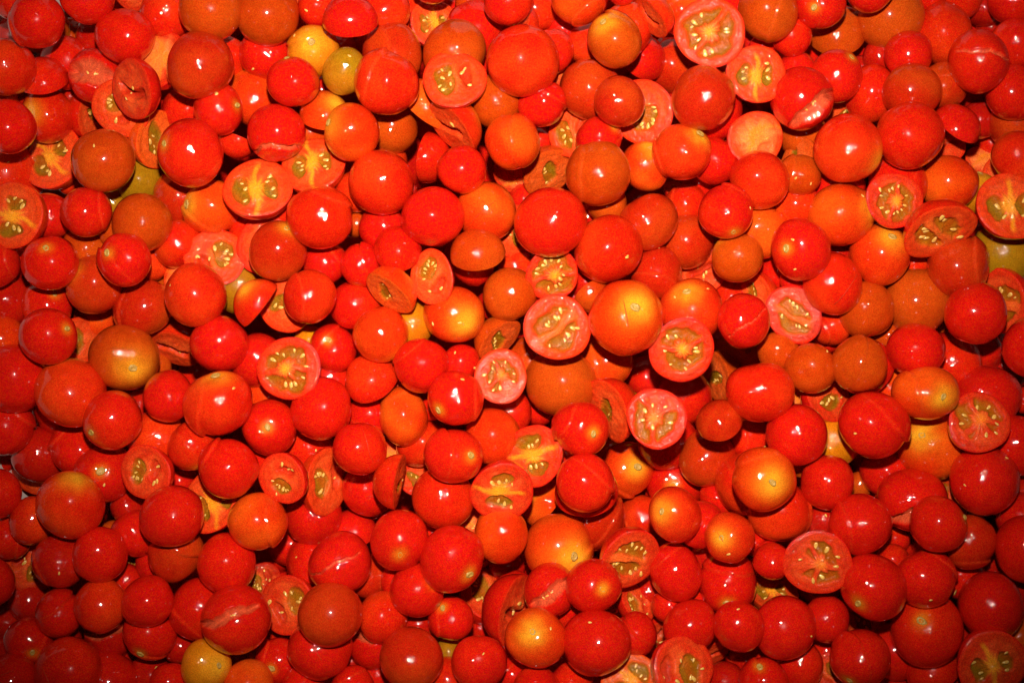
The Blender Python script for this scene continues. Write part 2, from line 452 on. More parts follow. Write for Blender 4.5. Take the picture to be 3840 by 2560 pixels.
def half_geometry(r, c, style, seed, t, az, e, spin):
    """dome of skin and the relief of its cut face, both in place about the centre of the cut"""
    rs = np.random.RandomState(seed)
    n = Vector((math.sin(t) * math.cos(az), math.sin(t) * math.sin(az), math.cos(t)))
    M = np.array(frame(n, spin))
    NT, NR, ND = 72, 24, 16
    # --- outline of the cut
    th = np.linspace(0, 2 * math.pi, NT, endpoint=False)
    out = 1 + 0.030 * np.sin(2 * th + rs.uniform(0, 6)) + 0.020 * np.sin(3 * th + rs.uniform(0, 6)) + 0.006 * np.sin(7 * th + rs.uniform(0, 6))
    warp_a, warp_b = rs.uniform(0, 6), rs.uniform(0.0, 0.05)
    def warp(X, Y): return warp_b * np.cos(2 * (np.arctan2(Y, X) - warp_a)) * (X * X + Y * Y)
    # --- dome
    V = []; 
    fr = np.linspace(0, 1, ND + 1)[:-1]
    el = fr * math.pi / 2
    depth = rs.uniform(0.88, 1.0)
    for k in el:
        q = math.cos(k); V.append(np.stack([out * q * np.cos(th), out * q * np.sin(th), np.full(NT, -math.sin(k) * depth)], 1))
    V = np.concatenate(V); V = np.vstack([V, [0, 0, -depth]])
    V[:, 2] += warp(V[:, 0], V[:, 1])
    D = V / np.linalg.norm(V, axis=1)[:, None]
    F = []
    for j in range(ND - 1):
        for i in range(NT):
            a, b = j * NT + i, j * NT + (i + 1) % NT; F.append((a, a + NT, b + NT, b))
    tip = len(V) - 1; j = ND - 1
    for i in range(NT):
        a, b = j * NT + i, j * NT + (i + 1) % NT; F.append((a, tip, b, b))
    pole = None
    if c in 'OAV' and rs.rand() < 0.5: pole = np.array((0.3, 0.2, -0.93))
    Cs = skin_colour(D, rs, c if c in PAL else 'R', pole=pole)
    # --- face
    rr = np.concatenate([np.linspace(0, 0.9, NR - 4), [0.94, 0.965, 0.985, 1.0]])[1:]
    FV = [np.zeros((1, 2))]; 
    for q in rr: FV.append(np.stack([q * out * np.cos(th), q * out * np.sin(th)], 1))
    XY = np.concatenate(FV); X, Y = XY[:, 0], XY[:, 1]; rad = np.hypot(X, Y)
    L, core, yel, hol, seeds = face_pattern(style, X, Y, rs)
    edge = smooth(rad / np.concatenate([[1.0], np.tile(out, len(rr))]), 0.93, 1.0)
    H = 0.035 * (1 - smooth(rad, 0.0, 0.95)) + 0.03 * (1 - edge) - 0.125 * L - 0.30 * hol + 0.025 * core + 0.012 * rs.randn(len(X)) * (rad < 0.9) * 0.9
    H[-NT:] = 0.0
    Z = H + warp(X, Y)
    base = np.array(FLESH_C.get(c, FLESH_C['R'])) * rs.uniform(0.92, 1.08)
    rimc = np.array(PAL.get(c, PAL['R'])) * 1.05
    jel = (GREEN * 0.6 + JELLY * 0.4) if style in ('green', 'yellow') else JELLY * rs.uniform(0.9, 1.2)
    if style == 'seedy': jel = JELLY * 0.75 + GREEN * 0.3
    C = np.tile(base, (len(X), 1)) * (0.90 + 0.20 * rs.rand(len(X), 1))
    fib = (0.5 + 0.5 * np.sin(np.arctan2(Y, X) * 23 + 5 * rad))[:, None]
    C *= (0.95 + 0.08 * fib)
    def mix(C, col, k): k = np.clip(k, 0, 1)[:, None]; return C * (1 - k) + col * k
    blot = 0.5 + 0.5 * np.sin(5 * X + 3 * np.sin(4 * Y + spin) + seed) * np.sin(4 * Y - 2 * X + seed * 2)
    C = mix(C, PALE, 0.35 * blot * (1 - L) * (1 - smooth(rad, 0.7, 0.95))); C = mix(C, PALE * (1.25 if style == 'pale' else 0.95) + (np.array((0.0, 0.06, 0.03)) if style == 'pale' else 0), (0.9 if style == 'pale' else 0.6) * core); C = mix(C, DARK * 1.3, 0.75 * hol)
    C = mix(C, jel * 0.55 + base * 0.3, 0.5 * smooth(L, 0.0, 0.5)); C = mix(C, jel, 0.90 * L * (0.75 + 0.25 * np.sin(9 * X + 7 * Y))); C = mix(C, YEL if style in ('yellow', 'wheel') else CORE, 0.85 * yel * (1 - 0.6 * L))
    C = mix(C, base * 0.72, 0.5 * np.exp(-((rad - 0.80) / 0.035) ** 2))
    C[:, 1] *= 0.86; C[:, 2] *= 0.7
    C = mix(C, rimc, smooth(rad / np.concatenate([[1.0], np.tile(out, len(rr))]), 0.955, 0.995))
    FF = [(0, 1 + i, 1 + (i + 1) % NT, 1 + (i + 1) % NT) for i in range(NT)]
    for j in range(len(rr) - 1):
        for i in range(NT):
            a, b = 1 + j * NT + i, 1 + j * NT + (i + 1) % NT; FF.append((a, a + NT, b + NT, b))
    P3 = np.stack([X, Y, Z], 1)
    sp = []
    for (sx, sy, sa) in seeds:
        if rs.rand() < 0.22: continue
        sx += rs.uniform(-.05, .05); sy += rs.uniform(-.05, .05); sa += rs.uniform(-.5, .5)
        k = np.argmin((X - sx) ** 2 + (Y - sy) ** 2); sp.append(((X[k], Y[k], Z[k] + 0.012 + 0.03 * rs.rand()), sa, rs.uniform(0.13, 0.25)))
    tf = lambda A: stretch(A @ M.T, e) * r * 1.055
    return tf(V), F, Cs, tf(P3), FF, C, [(tuple(tf(np.array([p]))[0]), sa, s * r) for p, sa, s in sp], n, M

def tri_quad_mesh(name, V, F, C, mat):
    me = bpy.data.meshes.new(name)
    me.from_pydata([tuple(v) for v in V], [], [f[:3] if f[2] == f[3] else f for f in F])
    me.polygons.foreach_set("use_smooth", np.ones(len(me.polygons), dtype=bool))
    a = me.color_attributes.new("Col", 'FLOAT_COLOR', 'POINT')
    a.data.foreach_set("color", np.hstack([C, np.ones((len(C), 1))]).astype(np.float32).ravel())
    me.materials.append(mat); me.update()
    return me

# ---------------------------------------------------------------- the catalogue of the heap (mm, centre x y z, radius)
# x|y|z|r|kind|colour|options|label ; kind w = round side up, c = cut half, s = split ; a row without a label belongs to the mass below
TABLE = """52.8|10.8|0.0|16.2|w|O|s=.15,.28 k=95|stem-scarred orange cherry tomato below and right of amber-orange half lying skin up, right of centre
4.8|129.8|-5.0|15.7|w|V||large orange-red cherry tomato left of the red tomato, in the upper part, centre
17.8|54.8|0.0|15.4|w|R||large red cherry tomato right of orange-red half with one seedy pocket, above the middle, centre
91.0|141.8|0.0|15.2|c|V|t=8 a=200 f=wheel|orange-red tomato half with a wheel of seeds left of amber-orange tomato, right of centre
166.0|-39.0|0.0|15.2|w|R||large red cherry tomato below and right of red half with green jelly, middle, right
-126.8|-127.4|0.0|15.0|s|R|a=20 w=.3 o=.25|split red cherry tomato below and left of dark red half with one seedy pocket, left
-134.8|-29.0|0.0|15.0|w|V|s=0,.9|large stem-scarred orange-red cherry tomato above and left of stem-scarred red tomato, below the middle, left
220.5|-65.0|-10.0|15.2|w|R||large red cherry tomato below red half with a star-shaped core, below the middle, far right
196.5|-136.1|-20.1|16.3|w|R|s=-.4,.4 k=15|large stem-scarred red cherry tomato above red half lying skin up, lower part, far right
-57.4|118.8|0.0|14.8|w|V||orange-red cherry tomato above and left of orange half lying skin up, left of centre
40.0|77.2|0.0|14.8|w|A||large amber-orange cherry tomato below the stem-scarred red tomato, in the upper part, right of centre
-117.7|71.1|-5.0|14.9|c|V|t=24 a=85 f=yellow p=5|large orange-red tomato half with a yellow core right of stem-scarred orange tomato, upper part, left
-87.6|56.4|0.0|14.8|w|V||large orange-red cherry tomato below orange-red half with a yellow core, middle, left of centre
39.2|-138.4|0.0|14.8|w|R||red cherry tomato above and left of orange half with a yellow core, right of centre
44.2|42.8|-6.3|14.9|w|V||large orange-red cherry tomato above amber-orange half lying skin up, above the middle, right of centre
20.8|6.4|0.0|14.6|c|V|t=8 a=0 f=two p=38|orange-red tomato half with two seed pockets below red half with a wheel of seeds, centre
140.4|-101.6|0.0|14.6|c|R|t=12 a=230 f=star|large red tomato half with a star-shaped core right of red tomato, lower part, right
154.2|88.4|0.0|14.6|w|V||large orange-red cherry tomato right of amber-orange half with green jelly, in the upper part, right
-182.8|-7.8|-16.9|15.0|w|A|s=.5,-.3|large stem-scarred amber-orange cherry tomato right of orange-red half with green jelly, middle, far left
-205.6|-24.1|-9.0|15.2|w|V||large orange-red cherry tomato below the orange-red half with green jelly, below the middle, far left
-204.4|-75.6|-5.0|14.5|w|V|s=.3,.85|large stem-scarred orange-red cherry tomato below and left of stem-scarred red tomato, lower part, far left
183.0|94.6|0.0|14.4|w|V||large orange-red cherry tomato left of red half lying skin up, upper part, far right
-148.0|86.4|0.0|14.4|w|R|s=-.62,.2|large stem-scarred red cherry tomato right of orange half with green jelly, upper part, left
115.6|-63.6|0.0|14.4|w|O|s=.1,.02|large stem-scarred orange cherry tomato right of the orange-red tomato, below the middle, right
-143.2|126.4|0.0|14.4|w|B||brownish red cherry tomato right of red half with a pale fleshy face, left
-60.5|73.4|-5.0|14.3|w|V||orange-red cherry tomato below and left of orange-red half lying skin up, left of centre
114.9|-22.6|-5.0|14.3|w|V||large orange-red cherry tomato below and right of the stem-scarred yellow tomato, below the middle, right
-27.6|-99.6|0.0|14.2|w|R|s=.6,-.4|stem-scarred red cherry tomato above and left of red half with one seedy pocket, centre
166.6|-113.2|-2.4|14.3|w|R|s=-.65,-.4|large stem-scarred red cherry tomato above red half with green jelly, in the lower part, right
78.3|-4.0|-2.1|14.2|c|R|t=10 a=270 f=wheel|red tomato half with a wheel of seeds below stem-scarred orange-red tomato, right of centre
196.6|50.4|0.0|15.6|c|V|t=48 a=280 e=1.15,20 f=two p=125|orange-red tomato half with two seed pockets above and left of brownish red tomato, far right
-83.4|-125.4|0.0|14.0|w|B||brownish red cherry tomato right of red half with one seedy pocket, left of centre
222.3|-149.5|-5.0|15.7|c|R|t=12 a=270 f=yellow p=20|red tomato half with a yellow core right of red half lying skin up, far right
88.0|111.8|0.0|14.0|w|B||large brownish red cherry tomato above and left of red tomato, upper part, right of centre
-102.6|-12.4|0.0|14.0|c|R|t=8 a=200 f=wheel|large red tomato half with a wheel of seeds right of red tomato, middle, left
225.2|-124.7|-16.7|14.6|w|R|s=.2,-.8|large stem-scarred red cherry tomato below and right of red tomato, lower part, far right
153.8|59.4|-11.4|14.4|w|O|s=.8,.1 k=5|large stem-scarred orange cherry tomato left of red half with a wheel of seeds, middle, right
161.5|-84.0|-5.9|14.1|w|R||large red cherry tomato below and left of split red tomato, in the lower part, right
22.6|-99.3|-30.6|15.9|w|O|s=.4,-.1|large stem-scarred orange cherry tomato above the split red tomato, in the lower part, centre
-188.8|83.6|-5.0|13.7|w|A||large amber-orange cherry tomato below orange-red half with green jelly, in the upper part, far left
-146.3|21.6|-5.0|13.7|w|V||large orange-red cherry tomato below and left of orange-red half with one seedy pocket, middle, left
-156.2|-80.0|0.0|13.6|w|R||large red cherry tomato left of orange-red half with a yellow core, lower part, left
214.8|-37.0|0.0|13.6|c|R|t=15 a=80 f=star|large red tomato half with a star-shaped core below red tomato, below the middle, far right
-129.6|-57.6|0.0|13.6|w|R||large red cherry tomato above and right of orange-red half with a yellow core, middle, left
-26.4|120.4|0.0|13.6|c|V|t=15 a=90 f=seedy p=5|large orange-red tomato half with one seedy pocket below amber-orange tomato, in the upper part, centre
201.0|-49.7|-28.5|15.0|w|O|s=-.5,.35 k=-20|stem-scarred orange cherry tomato below and left of red half with a star-shaped core, far right
126.7|-133.0|-7.9|14.0|w|R||large red cherry tomato below brownish red half with a yellow core, lower part, right
190.6|-22.8|0.0|13.4|w|O|e=1.21,0 s=.27,-.15|stem-scarred orange cherry tomato below and left of the red tomato, below the middle, far right
135.0|112.7|-9.0|13.8|s|R|a=40 w=.5 o=-.45|large split red cherry tomato below and left of stem-scarred red tomato, upper part, right
-4.6|-69.7|-5.0|14.1|c|R|t=22 a=270 f=yellow p=80|red tomato half with a yellow core left of orange half lying skin up, centre
-80.1|-103.1|-11.1|13.8|s|R|a=25 w=.06 o=.1|split red cherry tomato below and left of red half lying skin up, left of centre
-46.4|-145.6|0.0|13.6|w|B||brownish red cherry tomato below and right of split red tomato, left of centre
79.0|87.9|-6.9|13.3|w|V|s=.55,.55|stem-scarred orange-red cherry tomato right of stem-scarred orange tomato, in the upper part, right of centre
23.6|-19.4|-34.3|15.2|w|A||large amber-orange cherry tomato below the orange-red half with two seed pockets, below the middle, centre
-174.4|115.8|0.0|13.2|c|R|t=40 a=205 f=flat|red tomato half with a torn hollow face right of split red tomato, far left
-36.4|57.4|0.0|13.2|w|R||red cherry tomato above and right of red half lying skin up, middle, left of centre
216.0|129.6|-5.0|13.3|s|R|a=-8 w=.1 o=.1|split red cherry tomato below and left of red tomato, in the upper part, far right
132.6|42.4|0.0|13.2|w|R|s=-.65,-.03|stem-scarred red cherry tomato below and left of the stem-scarred orange tomato, above the middle, right
213.2|12.8|0.0|13.2|w|R||red cherry tomato below and left of red half with two seed pockets, middle, far right
-117.8|-84.1|-5.4|13.3|w|O||orange cherry tomato below and left of red half with one seedy pocket, lower part, left
66.4|-35.2|0.0|13.2|c|R|t=12 a=120 f=star|red tomato half with a star-shaped core above and left of red tomato, right of centre
34.0|-65.6|0.0|13.2|w|R||red cherry tomato above the red half lying skin up, below the middle, right of centre
11.2|-136.0|0.0|13.2|w|O|s=-.15,.4|stem-scarred orange cherry tomato below and right of red half with a torn hollow face, centre
210.0|36.1|-16.3|14.8|w|B||brownish red cherry tomato below and right of orange-red half with two seed pockets, far right
192.9|-111.0|-8.6|13.6|w|R|s=.85,-.35|stem-scarred red cherry tomato left of the red tomato, in the lower part, far right
160.0|-144.4|0.0|13.2|w|R|s=-.5,-.7|stem-scarred red cherry tomato below the red half with green jelly, along the bottom edge, right
55.4|-101.7|-11.4|14.2|c|R|t=28 a=310 e=1.12,70 f=two p=-20|large red tomato half with two seed pockets below orange-red tomato, lower part, right of centre
173.5|41.0|-16.7|13.5|w|O|s=.2,.55|stem-scarred orange cherry tomato below red half with a wheel of seeds, middle, far right
-88.7|-31.3|-10.0|13.6|w|R|k=10|creased red cherry tomato below and left of orange-red half lying skin up, left of centre
-26.4|-52.0|0.0|13.0|w|R|s=.6,.05|stem-scarred red cherry tomato right of the orange-red tomato, below the middle, centre
132.5|-43.4|-8.4|13.4|w|R||red cherry tomato below and left of red half with green jelly, below the middle, right
112.5|123.1|-1.7|13.0|c|V|t=5 a=0 f=yellow p=0|orange-red tomato half with a yellow core above and left of split red tomato, right
-231.0|58.6|-5.0|14.9|c|V|t=15 a=160 f=yellow p=70|large orange-red tomato half with a yellow core left of red tomato, middle, far left
193.8|19.0|-28.0|14.4|w|A||large amber-orange cherry tomato above the red tomato, above the middle, far right
229.2|62.0|0.0|15.0|c|V|t=12 a=90 f=yellow p=0|large orange-red tomato half with a yellow core above olive-yellow tomato, above the middle, far right
-183.4|-36.0|0.0|12.8|w|R|k=90 s=-.55,-.4|stem-scarred red cherry tomato above the stem-scarred red tomato, below the middle, far left
31.9|-40.7|-5.4|12.9|w|R|s=.4,-.1|stem-scarred red cherry tomato below and left of orange-red half with green jelly, middle, centre
79.0|-150.0|0.0|14.4|c|R|t=25 a=20 f=seedy|large red tomato half with one seedy pocket below red tomato, bottom edge, right of centre
-52.4|-91.5|-5.1|12.9|w|R|s=.12,-.4|stem-scarred red cherry tomato right of red half lying skin up, lower part, left of centre
-27.1|12.6|-11.7|13.4|w|O|s=.4,-.28|stem-scarred orange cherry tomato below and right of orange-red half with one seedy pocket, middle, centre
-28.5|99.6|-12.3|14.1|c|V|t=68 a=225 f=flat|orange-red tomato half with a torn hollow face below orange-red half with one seedy pocket, centre
-0.4|92.5|-5.0|12.7|w|O||orange cherry tomato above red half with a pale fleshy face, in the upper part, centre
-234.4|-17.4|-14.6|15.3|w|R||large red cherry tomato below the orange tomato, below the middle, far left
149.3|26.8|-9.4|13.4|w|V||orange-red cherry tomato above and right of red half with two seed pockets, middle, right
-108.8|42.1|-7.3|12.9|w|B|s=.4,.75|stem-scarred brownish red cherry tomato above the orange-red half with green jelly, above the middle, left
-136.7|-1.0|-12.0|12.8|w|R||red cherry tomato right of orange-red half with a torn hollow face, below the middle, left
-93.0|82.4|-10.0|14.0|c|V|t=25 a=100 f=yellow p=10|orange-red tomato half with a yellow core below orange half lying skin up, left of centre
114.9|74.8|-7.2|12.9|w|V||orange-red cherry tomato below orange-red half with a pale fleshy face, in the upper part, right
189.7|-74.6|-20.1|14.8|s|R|a=20 w=.5 o=-.3|large split red cherry tomato above and left of stem-scarred red tomato, lower part, far right
-109.8|97.0|-8.3|12.6|s|R|a=5 w=.15 o=-.6|split red cherry tomato right of red half lying skin up, in the upper part, left
-26.0|-26.2|0.0|12.4|w|R|s=-.6,-.4|stem-scarred red cherry tomato below and left of orange-red half with a star-shaped core, middle, centre
161.2|-10.3|-5.0|12.5|w|A||amber-orange cherry tomato above and right of red half with green jelly, below the middle, right
-133.4|-103.7|-11.0|13.0|w|R||red cherry tomato above and left of dark red half with one seedy pocket, left
-73.6|96.4|0.0|12.4|w|O|s=-.8,.25|stem-scarred orange cherry tomato below and right of orange half lying skin up, left of centre
196.0|-83.6|0.0|12.4|w|R|s=.8,.3|stem-scarred red cherry tomato below and right of split red tomato, lower part, far right
10.2|-53.4|-12.4|13.7|c|R|t=22 a=180 f=yellow p=-75|red tomato half with a yellow core above orange half lying skin up, middle, centre
78.1|-109.2|-19.8|12.8|w|R||red cherry tomato right of red half with two seed pockets, lower part, right of centre
-205.8|-152.6|-5.0|14.5|w|R||large red cherry tomato below and left of split dark red tomato, bottom edge, far left
-114.3|152.8|-13.1|13.9|w|A||large amber-orange cherry tomato above the red tomato, along the top edge, left
102.4|-114.9|-26.4|13.7|w|R|s=-.1,-.55|stem-scarred red cherry tomato left of brownish red half with a yellow core, right of centre
97.6|59.6|0.0|12.2|w|R|s=.25,-.8|stem-scarred red cherry tomato right of the orange-red tomato, above the middle, right of centre
-32.3|-73.3|-15.2|13.9|w|V||large orange-red cherry tomato right of orange-red half with green jelly, in the lower part, centre
46.4|138.6|0.0|12.2|w|A|s=-.42,.5|stem-scarred amber-orange cherry tomato above and left of red half lying skin up, right of centre
-213.0|2.2|0.0|12.2|w|R|s=.85,.3|stem-scarred red cherry tomato left of orange-red half with green jelly, above the middle, far left
-56.6|22.0|0.0|12.2|c|O|t=62 a=235 f=green|orange tomato half with green jelly below red half lying skin up, middle, left of centre
84.5|14.4|-16.3|14.4|w|V|s=-.25,.6|stem-scarred orange-red cherry tomato above red half with a wheel of seeds, right of centre
64.3|56.5|-15.6|13.1|w|B|k=85|creased brownish red cherry tomato below and left of orange-red tomato, middle, right of centre
175.9|64.9|-1.0|12.4|c|R|t=5 a=0 f=wheel|red tomato half with a wheel of seeds below red tomato, above the middle, far right
-218.0|146.8|0.0|12.4|w|R||red cherry tomato above the red half lying skin up, along the top edge, far left
-224.1|90.0|-41.1|14.5|c|V|t=20 a=140 f=yellow p=45|large orange-red tomato half with a yellow core below stem-scarred orange-red tomato, upper part, far left
132.0|12.6|-13.0|12.6|c|R|t=12 a=200 e=1.2,120 f=two p=-20|red tomato half with two seed pockets right of split red tomato, above the middle, right
-169.0|-60.2|-2.4|12.2|c|R|t=18 a=190 f=seedy p=0|red tomato half with one seedy pocket right of stem-scarred red tomato, middle, far left
-178.0|38.2|0.0|12.0|w|R|s=-.42,.16|stem-scarred red cherry tomato above and right of stem-scarred brownish red tomato, middle, far left
-92.6|20.8|0.0|12.0|w|V||orange-red cherry tomato right of orange-red half with green jelly, above the middle, left of centre
-41.8|-11.3|-8.7|12.6|w|R||red cherry tomato right of orange-red half lying skin up, below the middle, left of centre
37.6|-113.3|-6.4|12.1|w|R|s=.3,.05|stem-scarred red cherry tomato right of split red tomato, in the lower part, right of centre
-16.0|40.0|0.0|12.0|c|A|t=130 a=280 f=flat|amber-orange tomato half lying skin up below the creased orange tomato, above the middle, centre
-52.4|-64.9|-5.0|12.1|c|V|t=84 a=350 f=green|orange-red tomato half with green jelly right of red tomato, below the middle, left of centre
-12.2|60.3|-9.9|13.0|w|O|k=40|creased orange cherry tomato above and left of orange-red half with one seedy pocket, middle, centre
-191.9|-98.8|-7.8|12.1|w|R||red cherry tomato right of the dark red tomato, in the lower part, far left
-180.3|142.2|-10.0|12.2|w|R||red cherry tomato above and left of red half with a pale fleshy face, far left
-173.4|55.4|-12.1|13.2|w|A||amber-orange cherry tomato above and right of the stem-scarred red tomato, above the middle, far left
-113.4|-40.4|-12.9|12.2|w|R|s=.08,.08|stem-scarred red cherry tomato below the orange tomato, below the middle, left
-176.0|15.2|-26.0|12.7|w|B||brownish red cherry tomato above the stem-scarred amber-orange tomato, above the middle, far left
148.2|-65.9|-15.2|12.3|w|R||red cherry tomato below the yellow tomato, below the middle, right
-88.0|-67.0|-25.8|13.7|c|V|t=52 a=0 e=1.2,85 f=seedy|orange-red tomato half with one seedy pocket above and right of red tomato, left of centre
-213.8|36.3|-5.0|11.9|w|R|s=.12,.52|stem-scarred red cherry tomato above the stem-scarred red tomato, above the middle, far left
-51.0|-35.7|-24.1|12.2|w|O|e=1.18,95|orange cherry tomato above and left of the orange-red tomato, below the middle, left of centre
-5.2|-16.1|-5.0|11.9|c|V|t=8 a=80 f=star|orange-red tomato half with a star-shaped core below amber-orange half with green jelly, middle, centre
127.9|-80.7|-22.5|14.7|w|V||large orange-red cherry tomato below and right of stem-scarred orange tomato, in the lower part, right
-66.5|-18.1|-18.7|12.3|c|V|t=140 a=280 f=flat|orange-red tomato half lying skin up above the red tomato, below the middle, left of centre
-74.4|147.2|0.0|12.0|c|R|t=140 a=270 f=flat|red tomato half lying skin up below and right of red tomato, left of centre
-15.2|-146.8|0.0|12.0|w|R||red cherry tomato below and right of the stem-scarred red tomato, along the bottom edge, centre
45.6|-32.7|-23.1|15.3|c|V|t=62 a=205 f=green|orange-red tomato half with green jelly above and right of stem-scarred red tomato, right of centre
106.4|9.4|0.0|11.6|s|R|a=35 w=.05 o=-.1|split red cherry tomato below and left of orange-red half with green jelly, middle, right
-69.8|-48.8|0.0|11.6|w|R||red cherry tomato above and right of orange-red half with one seedy pocket, left of centre
-5.3|-90.2|-16.0|12.5|w|O||orange cherry tomato below the red half with a yellow core, in the lower part, centre
-142.8|64.3|-24.5|12.7|w|O|s=-.78,.02|stem-scarred orange cherry tomato left of orange-red half with a yellow core, above the middle, left
-116.9|16.9|-5.0|11.7|c|V|t=110 a=320 f=flat|orange-red tomato half lying skin up left of orange-red half with green jelly, middle, left
75.4|-79.8|-5.0|11.7|w|V|s=-.6,.2|stem-scarred orange-red cherry tomato below the stem-scarred red tomato, in the lower part, right of centre
37.0|119.1|-18.6|13.6|w|B||brownish red cherry tomato above orange-red half with one seedy pocket, upper part, right of centre
-140.3|39.7|-18.4|13.6|c|V|t=15 a=70 f=seedy p=-150|orange-red tomato half with one seedy pocket above and left of olive-yellow tomato, middle, left
-191.7|-123.3|-10.0|11.8|w|V||orange-red cherry tomato above the split dark red tomato, in the lower part, far left
167.4|14.8|-19.3|12.8|w|A||amber-orange cherry tomato above and right of the orange-red tomato, above the middle, right
114.1|94.7|-12.0|12.6|c|V|t=10 a=0 f=pale|orange-red tomato half with a pale fleshy face above orange-red tomato, in the upper part, right
-1.2|21.8|-13.1|11.8|w|A||amber-orange cherry tomato above the amber-orange half with green jelly, above the middle, centre
-105.8|-63.1|-1.0|11.6|c|R|t=25 a=200 f=seedy|red tomato half with one seedy pocket left of orange-red half with one seedy pocket, left
-61.6|3.5|-10.9|12.4|w|O||orange cherry tomato below the orange half with green jelly, above the middle, left of centre
-139.2|153.7|-4.5|13.9|w|A||large amber-orange cherry tomato right of the orange-red tomato, along the top edge, left
-197.6|27.0|-19.0|12.8|w|B|s=-.5,.45|stem-scarred brownish red cherry tomato below and left of stem-scarred red tomato, middle, far left
207.5|75.4|-23.0|12.6|w|O||orange cherry tomato above orange-red half with two seed pockets, in the upper part, far right
-197.7|59.9|-5.0|11.5|w|R||red cherry tomato right of the red tomato, above the middle, far left
118.1|153.0|-5.0|13.3|w|A||amber-orange cherry tomato above and left of the red tomato, along the top edge, right
186.2|116.6|-10.1|12.6|w|B||brownish red cherry tomato left of the brownish red tomato, in the upper part, far right
188.4|-4.1|-11.4|12.4|w|R||red cherry tomato above the stem-scarred orange tomato, below the middle, far right
2.1|-129.0|-29.3|15.7|c|R|t=60 a=350 f=flat|red tomato half with a torn hollow face below and left of split red tomato, centre
-89.8|-143.7|-13.2|13.9|w|R|k=120|large creased red cherry tomato right of stem-scarred red tomato, bottom edge, left of centre
18.6|31.1|-6.6|11.9|c|R|t=20 a=290 f=wheel|red tomato half with a wheel of seeds above orange-red half with two seed pockets, centre
181.3|155.8|-28.7|14.2|w|A||large amber-orange cherry tomato right of amber-orange half lying skin up, top edge, far right
207.1|147.9|-30.7|13.0|w|V||orange-red cherry tomato above and left of split red tomato, along the top edge, far right
-212.5|-103.0|-16.7|12.5|w|D||dark red cherry tomato right of red half with one seedy pocket, lower part, far left
-100.6|119.2|0.0|11.2|w|R|s=-.2,.9|stem-scarred red cherry tomato below and left of stem-scarred yellow tomato, upper part, left of centre
-168.9|-120.3|-5.0|11.3|w|R||red cherry tomato above the stem-scarred red tomato, in the lower part, left
-44.2|-115.5|-8.3|12.0|w|R|s=.6,.4|stem-scarred red cherry tomato above and left of stem-scarred red tomato, lower part, left of centre
68.8|33.2|-23.6|12.4|w|B||brownish red cherry tomato left of orange-red half with a torn hollow face, right of centre
104.0|-130.8|0.0|11.2|w|R||red cherry tomato above the dark red tomato, in the lower part, right
140.3|-12.4|-12.7|11.4|w|A||amber-orange cherry tomato above and left of red half with green jelly, below the middle, right
-8.9|-45.2|-23.3|12.8|w|O||orange cherry tomato above and left of red half with a yellow core, middle, centre
-108.2|-126.2|-29.2|13.0|c|R|t=20 a=180 f=seedy|red tomato half with one seedy pocket right of split red tomato, lower part, left
58.6|-65.3|-69.0|13.3|w|O|s=.3,.2|stem-scarred orange cherry tomato above and right of red half lying skin up, right of centre
-147.4|-125.2|-17.2|14.0|w|R||large red cherry tomato left of the split red tomato, in the lower part, left
61.3|107.8|-13.6|14.1|c|V|t=20 a=200 f=seedy p=130|orange-red tomato half with one seedy pocket below red half lying skin up, right of centre
-193.2|-62.3|-20.8|13.4|w|R|s=.15,.15|stem-scarred red cherry tomato left of red half with one seedy pocket, middle, far left
49.6|110.0|0.0|11.0|w|B||brownish red cherry tomato below and left of red half lying skin up, right of centre
18.0|-116.7|-15.7|11.9|s|R|a=35 w=.55 o=0|split red cherry tomato above and right of red half with a torn hollow face, centre
-158.0|-100.4|-15.9|12.7|w|B||brownish red cherry tomato below the red tomato, in the lower part, left
-159.4|-25.8|-5.7|11.3|w|R|e=1.08,90|red cherry tomato below the orange-red half with a torn hollow face, below the middle, left
-36.9|29.6|-1.0|11.2|c|V|t=20 a=180 e=1.3,100 f=seedy p=-60|orange-red tomato half with one seedy pocket above and right of yellow tomato, left of centre
-23.2|78.8|0.0|10.8|w|R||red cherry tomato right of the orange-red half lying skin up, in the upper part, centre
100.4|-90.7|-5.0|10.9|w|V|s=-.45,.1|stem-scarred orange-red cherry tomato below and right of red tomato, lower part, right of centre
105.2|39.0|-10.0|11.0|w|A||amber-orange cherry tomato right of orange-red half with a torn hollow face, above the middle, right
-141.9|-149.1|-5.0|11.3|w|Y|s=.7,.1|stem-scarred yellow cherry tomato below and left of split red tomato, along the bottom edge, left
215.1|-93.9|-13.7|12.3|w|B||brownish red cherry tomato below and right of stem-scarred red tomato, lower part, far right
96.5|-57.1|-50.2|12.9|w|B||brownish red cherry tomato below brownish red half lying skin up, middle, right of centre
-27.3|136.3|-17.3|14.4|w|A||large amber-orange cherry tomato above orange-red half with one seedy pocket, in the upper part, centre
97.1|-38.2|-10.5|10.8|c|B|t=125 a=295 f=flat|brownish red tomato half lying skin up below amber-orange half with green jelly, right of centre
-84.1|-3.1|-21.5|11.2|w|R|s=-.15,.35|stem-scarred red cherry tomato above and left of orange-red half lying skin up, left of centre
-60.7|-129.2|-14.4|11.2|w|V||orange-red cherry tomato above the split red tomato, in the lower part, left of centre
83.9|-133.4|-14.9|11.9|w|R||red cherry tomato above red half with one seedy pocket, lower part, right of centre
153.0|125.3|-17.6|11.7|w|R|s=.45,.6|stem-scarred red cherry tomato below the amber-orange half lying skin up, in the upper part, right
18.0|81.6|-36.7|12.5|c|A|t=50 a=300 f=green|amber-orange tomato half with green jelly right of red half with a pale fleshy face, centre
158.3|149.0|-37.6|13.1|c|A|t=140 a=290 f=green|amber-orange tomato half lying skin up below and right of stem-scarred red tomato, top edge, right
